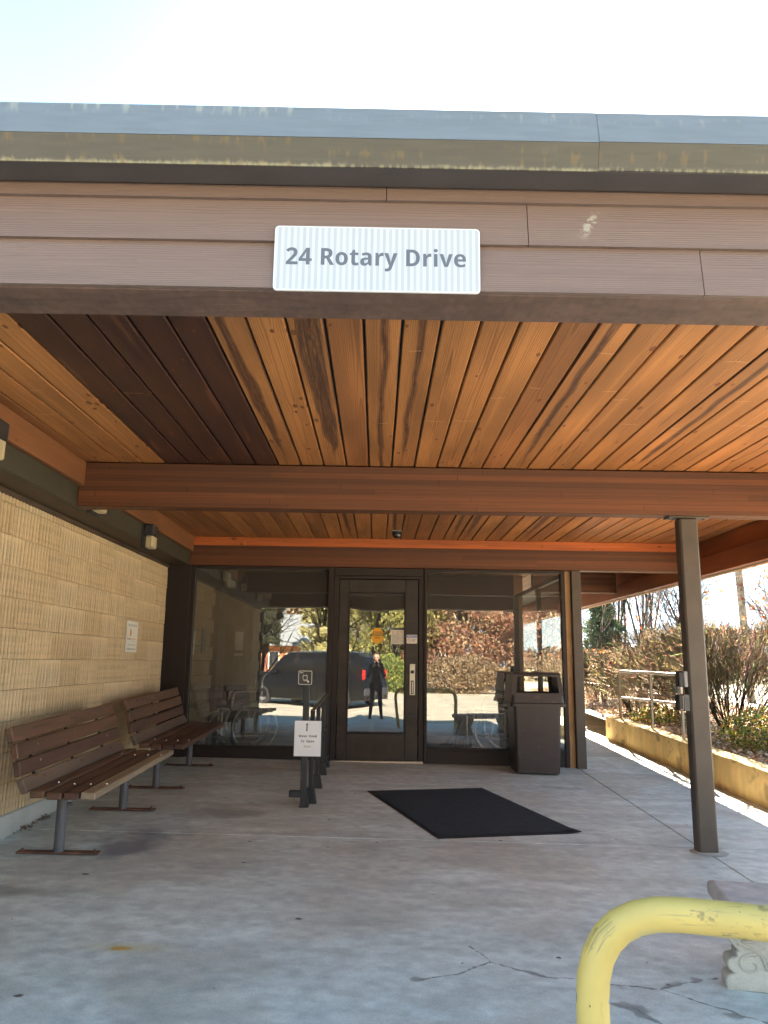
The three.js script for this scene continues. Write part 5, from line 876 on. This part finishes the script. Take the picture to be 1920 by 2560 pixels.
// leafy trees
{
  const leafy = (name, label, x, z, h, rad, base, seed, colours, n, size, droop, group) => {
    const R = rng(seed), w = woody({ seed: seed + 3, stems: [{ p: V(x, -0.7, z), d: V(0.03, 1, 0.02), len: h * 0.6, r: h * 0.022 }], rmin: 0.01, color: [0.2, 0.15, 0.11], levels: [{ seg: 6, kids: 9, spread: 0.9, shrink: 0.5, wiggle: 0.12, taper: 0.85, from: 0.15, thin: 0.5, end: 3 }, { seg: 4, kids: 5, spread: 0.7, shrink: 0.5, wiggle: 0.3, from: 0.2 }, { seg: 3, wiggle: 0.4 }] });
    const clumps = Array.from({ length: 46 }, () => { const t = R(), a = R() * 6.28, q = Math.sqrt(R()), y = base + t * (h - base), r = rad * Math.sqrt(Math.max(0.08, 1 - Math.abs(t - 0.4) * 1.5)); return [V(x + Math.cos(a) * r * q, y, z + Math.sin(a) * r * q), rad * (0.16 + 0.2 * R())]; });
    const pts = []; for (let i = 0; i < n; i++) { const [c, r] = clumps[Math.floor(R() * clumps.length)], d = V(R() * 2 - 1, R() * 2 - 1, R() * 2 - 1); if (d.length() > 1) { i--; continue; } pts.push(c.clone().addScaledVector(d, r).add(V(0, -droop * r * d.lengthSq(), 0))); }
    const o = thing(name, label, 'tree', [0, 0, 0], group); part('trunk', w.g, barkM, o); part('crown', leafSheet(pts, R, size, colours, droop, 0.4), leafM, o);
  };
  const gold = [[0.34, 0.32, 0.08], [0.24, 0.26, 0.07], [0.44, 0.4, 0.14], [0.16, 0.18, 0.05]], oak = [[0.36, 0.17, 0.1], [0.28, 0.12, 0.08], [0.44, 0.26, 0.14], [0.4, 0.3, 0.18]], dk = [[0.03, 0.045, 0.02], [0.05, 0.06, 0.025], [0.09, 0.08, 0.03]];
  const G = 'trees along the far side of the driveway';
  leafy('golden_cypress', 'golden green cypress facing the entrance door across the driveway', -0.6, 26, 10, 3.2, 0.6, 211, gold, 12000, 0.2, 0.8, G);
  leafy('golden_cypress', 'second golden green cypress to the side of the first', 1.6, 29, 9.5, 2.8, 0.8, 223, gold, 9000, 0.2, 0.8, G);
  leafy('golden_cypress', 'pale golden cypress beside the orange house', -2.95, 24, 8.5, 1.0, 1.4, 231, [[0.5, 0.48, 0.2], [0.4, 0.38, 0.14], [0.55, 0.5, 0.26]], 7000, 0.2, 0.8, G);
  leafy('brown_oak', 'brown leaved oak across the driveway near the white van', 4.8, 27, 9, 3.4, 1.2, 241, oak, 12000, 0.2, 0.1, G);
  leafy('brown_oak', 'russet oak next along the row of brown oaks', 9.2, 26, 9, 3.4, 1.0, 247, oak, 11000, 0.2, 0.1, G);
  leafy('brown_oak', 'outermost russet oak of the row of brown oaks', 14.2, 27, 9, 3.6, 1.0, 253, oak, 9000, 0.22, 0.1, G);
  leafy('dark_evergreen', 'dark evergreen tree standing nearest the driveway beside the house', -4.95, 16, 6.5, 0.85, 1.8, 261, dk, 9000, 0.13, 0.3, G);
  const bush = (label, x, z, rx, h, rz, n, seed, cols, size) => { const R = rng(seed), pts = []; while (pts.length < n) { const a = V(R() * 2 - 1, R() * 2 - 1, R() * 2 - 1); if (a.length() > 1 + 0.15 * (R() - 0.5)) continue; pts.push(V(x + a.x * rx, Math.max(GY, GY + h * 0.45 + a.y * h * 0.55), z + a.z * rz)); } const o = thing('leafy_bush', label, 'bush', [0, 0, 0], 'bushes along the far side of the driveway'); part('leaves', leafSheet(pts, R, size, cols, 0, 0.45), leafM, o); };
  bush('green and yellow bush below the golden cypress', 0.9, 20, 1.4, 1.9, 1, 5000, 301, [[0.2, 0.26, 0.05], [0.34, 0.34, 0.06], [0.1, 0.16, 0.04]], 0.13);
  bush('rusty brown hedge bush below the first oak', 4.3, 21.5, 2.2, 1.9, 0.9, 6000, 307, [[0.4, 0.3, 0.17], [0.3, 0.22, 0.12], [0.22, 0.14, 0.08]], 0.12);
  bush('rusty brown hedge bush below the russet oak', 8.6, 21.5, 2.2, 1.8, 0.9, 6000, 311, [[0.4, 0.3, 0.17], [0.3, 0.22, 0.12], [0.22, 0.14, 0.08]], 0.12);
  bush('orange autumn bush beside the dark evergreen', -4.2, 17.5, 0.8, 1.3, 0.7, 2600, 313, [[0.45, 0.22, 0.08], [0.4, 0.3, 0.12]], 0.11);
  const wR = rng(98), far = []; for (let i = 0; i < 14000; i++) { const x = -90 + 180 * wR(), z = 76 + 20 * wR(), h = 7 + 6 * fbm(x * 0.08, 7, 3); far.push(V(x, -0.6 + h * Math.sqrt(wR()), z)); } const fb = shadows(new THREE.Mesh(leafSheet(far, wR, 1.3, [[0.3, 0.22, 0.13], [0.26, 0.2, 0.12], [0.2, 0.17, 0.09]], 0, 0.3), std({ vertexColors: true, roughness: 1 }))); fb.name = 'street_wood'; fb.userData = { kind: 'stuff', label: 'brown winter wood closing the far end of the driveway', category: 'wood' }; scene.add(fb);
}
// ---------- wheelchairs in the vestibule ----------
function wheelchair(label, pos, turn, words) {
  const o = thing('wheelchair', label, 'wheelchair', pos, 'wheelchairs parked inside the vestibule'); o.rotation.y = turn;     // faces -x, origin on the floor
  const vinyl = std({ color: rgb(0.015, 0.016, 0.02), roughness: 0.5 });
  for (const s of [-1, 1]) {
    const z = s * 0.28, w = sub('wheel', o); w.position.set(0.12, 0.305, z);
    part('tyre', new THREE.TorusGeometry(0.292, 0.013, 10, 48), rubberM, w); part('hand_rim', new THREE.TorusGeometry(0.262, 0.012, 8, 48).translate(0, 0, s * 0.045), chromeM, w);
    part('spokes', Array.from({ length: 16 }, (_, i) => { const a = i / 16 * 6.2832; return rod(V(0.03 * Math.cos(a + 0.8), 0.03 * Math.sin(a + 0.8), 0), V(0.284 * Math.cos(a), 0.284 * Math.sin(a), 0), 0.0022, 0.0022, 4); }), chromeM, w);
    const f = z * 0.82;
    part('side_frame', [pipe([V(0.36, 0.95, f), V(0.24, 0.93, f), V(0.2, 0.86, f), V(0.2, 0.2, f)], 0.012, 0.05, 8), pipe([V(0.2, 0.5, f), V(-0.26, 0.5, f), V(-0.26, 0.2, f), V(0.2, 0.2, f)], 0.012, 0.05, 8), pipe([V(0.2, 0.72, f), V(-0.12, 0.72, f), V(-0.16, 0.5, f)], 0.011, 0.05, 8), pipe([V(-0.26, 0.46, f), V(-0.36, 0.44, f), V(-0.5, 0.12, f)], 0.011, 0.05, 8)], chromeM, o);
    part('push_handle', rod(V(0.27, 0.945, f), V(0.38, 0.95, f), 0.019), rubberM, o);
    part('armrest', new RoundedBoxGeometry(0.36, 0.035, 0.055, 3, 0.014).translate(0.03, 0.742, f), vinyl, o);
    part('caster', new THREE.TorusGeometry(0.085, 0.016, 8, 24).translate(-0.3, 0.102, f), rubberM, o); part('caster_fork', [rod(V(-0.28, 0.2, f), V(-0.3, 0.1, f), 0.014)], chromeM, o);
    part('footplate', chBox(0.15, 0.012, 0.16, 0.004).translate(-0.53, 0.11, f * 0.6), blackM, o);
  }
  part('seat', new RoundedBoxGeometry(0.44, 0.03, 0.42, 3, 0.012).translate(-0.04, 0.515, 0), vinyl, o);
  part('cross_brace', [rod(V(0, 0.2, -0.22), V(0, 0.5, 0.22), 0.011), rod(V(0.02, 0.2, 0.22), V(0.02, 0.5, -0.22), 0.011)], chromeM, o);
  const b = part('backrest', new RoundedBoxGeometry(0.025, 0.4, 0.44, 3, 0.01).translate(0.205, 0.72, 0), vinyl, o);
  if (words) part('lettering', new THREE.PlaneGeometry(0.12, 0.04).rotateY(Math.PI / 2).translate(0.2195, 0.86, 0), std({ map: canvasTex(192, 64, (c, w, h) => { c.fillStyle = '#1a1b1e'; c.fillRect(0, 0, w, h); text(c, 'drive', w / 2, h / 2, 56, '#cfd2d4'); }), roughness: 0.5 }), b);
}
wheelchair('folding wheelchair with chrome rims behind the window beside the benches', [-1.64, FI, -9.72], 0.3, true);
wheelchair('folding wheelchair behind the window beside the litter bin', [1.42, FI, -9.75], -0.3, false);
{
  const o = thing('emergency_light', 'white twin head emergency light high on the vestibule wall', 'lamp', [-2.2, 2.52, -10.9]);
  part('case', chBox(0.09, 0.13, 0.3, 0.02).translate(0.05, 0, 0), whiteM, o); for (const z of [-0.1, 0.1]) part('lamp_head', [new THREE.CylinderGeometry(0.055, 0.045, 0.06, 18).rotateZ(Math.PI / 2).translate(0.13, -0.1, z), rod(V(0.09, -0.06, z), V(0.1, -0.1, z), 0.012)], whiteM, o);
  const d = thing('wall_dispenser', 'white sanitiser dispenser on the vestibule end panel', 'dispenser', [-2.14, 1.6, -12.19]); part('case', new RoundedBoxGeometry(0.12, 0.28, 0.1, 3, 0.02).translate(0, 0.05, 0.05), whiteM, d); part('tray', new RoundedBoxGeometry(0.12, 0.04, 0.13, 3, 0.012).translate(0, -0.16, 0.065), std({ color: rgb(0.4, 0.4, 0.42) }), d);
}
// ---------- the person taking the photograph, mirrored in the door ----------
{
  const coat = [0.012, 0.013, 0.016], jean = [0.01, 0.011, 0.018], shoe = [0.01, 0.01, 0.01], skin = [0.5, 0.29, 0.2];
  const H = GY + 0.0, zc = 0.62;
  const bones = [];
  const B = (a, b, r0, r1, c) => bones.push([V(a[0], a[1] + 0, a[2]), V(b[0], b[1], b[2]), r0, r1, c]);
  const capsule = (p, a, b, r0, r1) => { const ab = V(b.x - a.x, b.y - a.y, b.z - a.z), t = clamp(((p.x - a.x) * ab.x + (p.y - a.y) * ab.y + (p.z - a.z) * ab.z) / ab.lengthSq()); return Math.hypot(p.x - a.x - ab.x * t, p.y - a.y - ab.y * t, p.z - a.z - ab.z * t) - mix(r0, r1, t); };
  function mesh(list, lo, hi, n, k, extra) {
    const mc = new MarchingCubes(n, barkM, false, false, 400000); mc.isolation = 0; const half = n / 2; let i = 0; const p = V(0, 0, 0);
    for (let z = 0; z < n; z++) for (let y = 0; y < n; y++) for (let x = 0; x < n; x++) { p.set(mix(lo[0], hi[0], ((x - half) / half + 1) / 2), mix(lo[1], hi[1], ((y - half) / half + 1) / 2), mix(lo[2], hi[2], ((z - half) / half + 1) / 2)); let s = 0, m = 9; for (const b of list) { const d = capsule(p, b[0], b[1], b[2], b[3]); m = Math.min(m, d); s += Math.exp(-d / k); } let d = -k * Math.log(Math.max(s, 1e-30)); if (m > 0.3) d = m; if (extra) d = extra(p, d); mc.field[i++] = -d; }
    mc.update(); const c = mc.count, a = mc.positionArray, out = new Float32Array(c * 3), col = new Float32Array(c * 3);
    for (let j = 0; j < c; j++) { for (let e = 0; e < 3; e++) out[j * 3 + e] = mix(lo[e], hi[e], (a[j * 3 + e] + 1) / 2); p.set(out[j * 3], out[j * 3 + 1], out[j * 3 + 2]); let bd = 9, bc = coat; for (const b of list) { const d = capsule(p, b[0], b[1], b[2], b[3]); if (d < bd) { bd = d; bc = b[4]; } } col.set(bc, j * 3); }
    const g = new THREE.BufferGeometry(); g.setAttribute('position', new THREE.BufferAttribute(out, 3)); g.setAttribute('color', new THREE.BufferAttribute(col, 3)); const q = mergeVertices(g, 1e-5); q.computeVertexNormals(); return q.toNonIndexed();
  }
  for (const s of [-1, 1]) {
    B([s * 0.10, H + 0.88, zc], [s * 0.13, H + 0.48, zc - 0.02], 0.085, 0.058, jean); B([s * 0.13, H + 0.48, zc - 0.02], [s * 0.16, H + 0.09, zc + 0.01], 0.056, 0.038, jean);
    B([s * 0.16, H + 0.055, zc + 0.02], [s * 0.185, H + 0.035, zc - 0.15], 0.045, 0.034, shoe);
    B([s * 0.17, H + 1.38, zc], [s * 0.26, H + 1.14, zc - 0.1], 0.055, 0.045, coat); B([s * 0.26, H + 1.14, zc - 0.1], [s * 0.09, 1.25, 0.14], 0.044, 0.032, coat);
  }
  B([0, H + 0.92, zc], [0, H + 1.1, zc], 0.135, 0.125, coat); B([0, H + 1.1, zc], [0, H + 1.32, zc], 0.125, 0.14, coat); B([-0.13, H + 1.38, zc], [0.13, H + 1.38, zc], 0.07, 0.07, coat); B([-0.1, H + 0.9, zc], [0.1, H + 0.9, zc], 0.11, 0.11, coat);
  B([0, H + 1.42, zc], [0, H + 1.52, zc - 0.015], 0.055, 0.052, skin);
  const body = mesh(bones, [-0.42, H - 0.05, 0.02], [0.42, H + 1.62, 0.86], 84, 0.018);
  const hb = [[V(0, H + 1.585, zc - 0.02), V(0, H + 1.60, zc - 0.02), 0.082, 0.085, skin], [V(0, H + 1.53, zc - 0.055), V(0, H + 1.56, zc - 0.05), 0.05, 0.06, skin], [V(0, H + 1.575, zc - 0.108), V(0, H + 1.553, zc - 0.122), 0.009, 0.013, skin], [V(-0.018, H + 1.523, zc - 0.103), V(0.018, H + 1.523, zc - 0.103), 0.008, 0.008, [0.4, 0.14, 0.12]], ...[-1, 1].flatMap((s) => [[V(s * 0.083, H + 1.56, zc - 0.01), V(s * 0.085, H + 1.585, zc - 0.005), 0.014, 0.018, skin], [V(s * 0.032, H + 1.582, zc - 0.096), V(s * 0.034, H + 1.582, zc - 0.096), 0.012, 0.012, [0.05, 0.035, 0.03]]])];
  const head = mesh(hb, [-0.12, H + 1.44, zc - 0.16], [0.12, H + 1.72, zc + 0.1], 56, 0.006);
  const hands = []; for (const s of [-1, 1]) {
    const w = V(s * 0.085, 1.255, 0.13), pm = V(s * 0.058, 1.29, 0.075), hl = [[w, pm, 0.026, 0.03, skin]];
    for (let f = 0; f < 4; f++) { const y = 1.262 + f * 0.018, l = [0.9, 1, 0.97, 0.8][f]; const a = V(s * 0.055, y, 0.055), b = V(s * 0.05, y + 0.004, 0.055 - 0.032 * l), c = V(s * (0.05 - 0.022 * l), y + 0.005, 0.055 - 0.036 * l); hl.push([a, b, 0.0095, 0.0088, skin], [b, c, 0.0088, 0.0075, skin]); }
    hl.push([V(s * 0.07, 1.275, 0.09), V(s * 0.045, 1.30, 0.075), 0.012, 0.0105, skin], [V(s * 0.045, 1.30, 0.075), V(s * 0.02, 1.31, 0.062), 0.0105, 0.009, skin]);
    hands.push(mesh(hl, [Math.min(s * 0.01, s * 0.14), 1.2, -0.01], [Math.max(s * 0.01, s * 0.14), 1.37, 0.18], 56, 0.003));
  }
  const pM = std({ vertexColors: true, roughness: 0.85 });
  const o = single('person', [body, head, ...hands], pM, 'person in dark coat and trousers holding up a phone with both hands', 'person');
  const hair = new THREE.SphereGeometry(1, 32, 24), hp = hair.attributes.position; for (let i = 0; i < hp.count; i++) { const x = hp.getX(i), y = hp.getY(i), z = hp.getZ(i), f = z < -0.25 && y < 0.42 ? 0.62 : 1; hp.setXYZ(i, x * 0.098 * (1 + 0.06 * Math.sin(y * 20 + x * 9)), H + 1.605 + (y > 0 ? y * 0.105 : y * 0.15), zc - 0.012 + z * 0.1 * f + 0.012); } hair.computeVertexNormals();
  part('hair', hair, std({ color: rgb(0.03, 0.02, 0.014), roughness: 0.7 }), o);
  single('phone', new RoundedBoxGeometry(0.076, 0.158, 0.009, 4, 0.004).translate(0.0, 1.29, 0.045), blackM, 'black phone held up in both hands of the person', 'phone');
}
renderer.render(scene, camera);
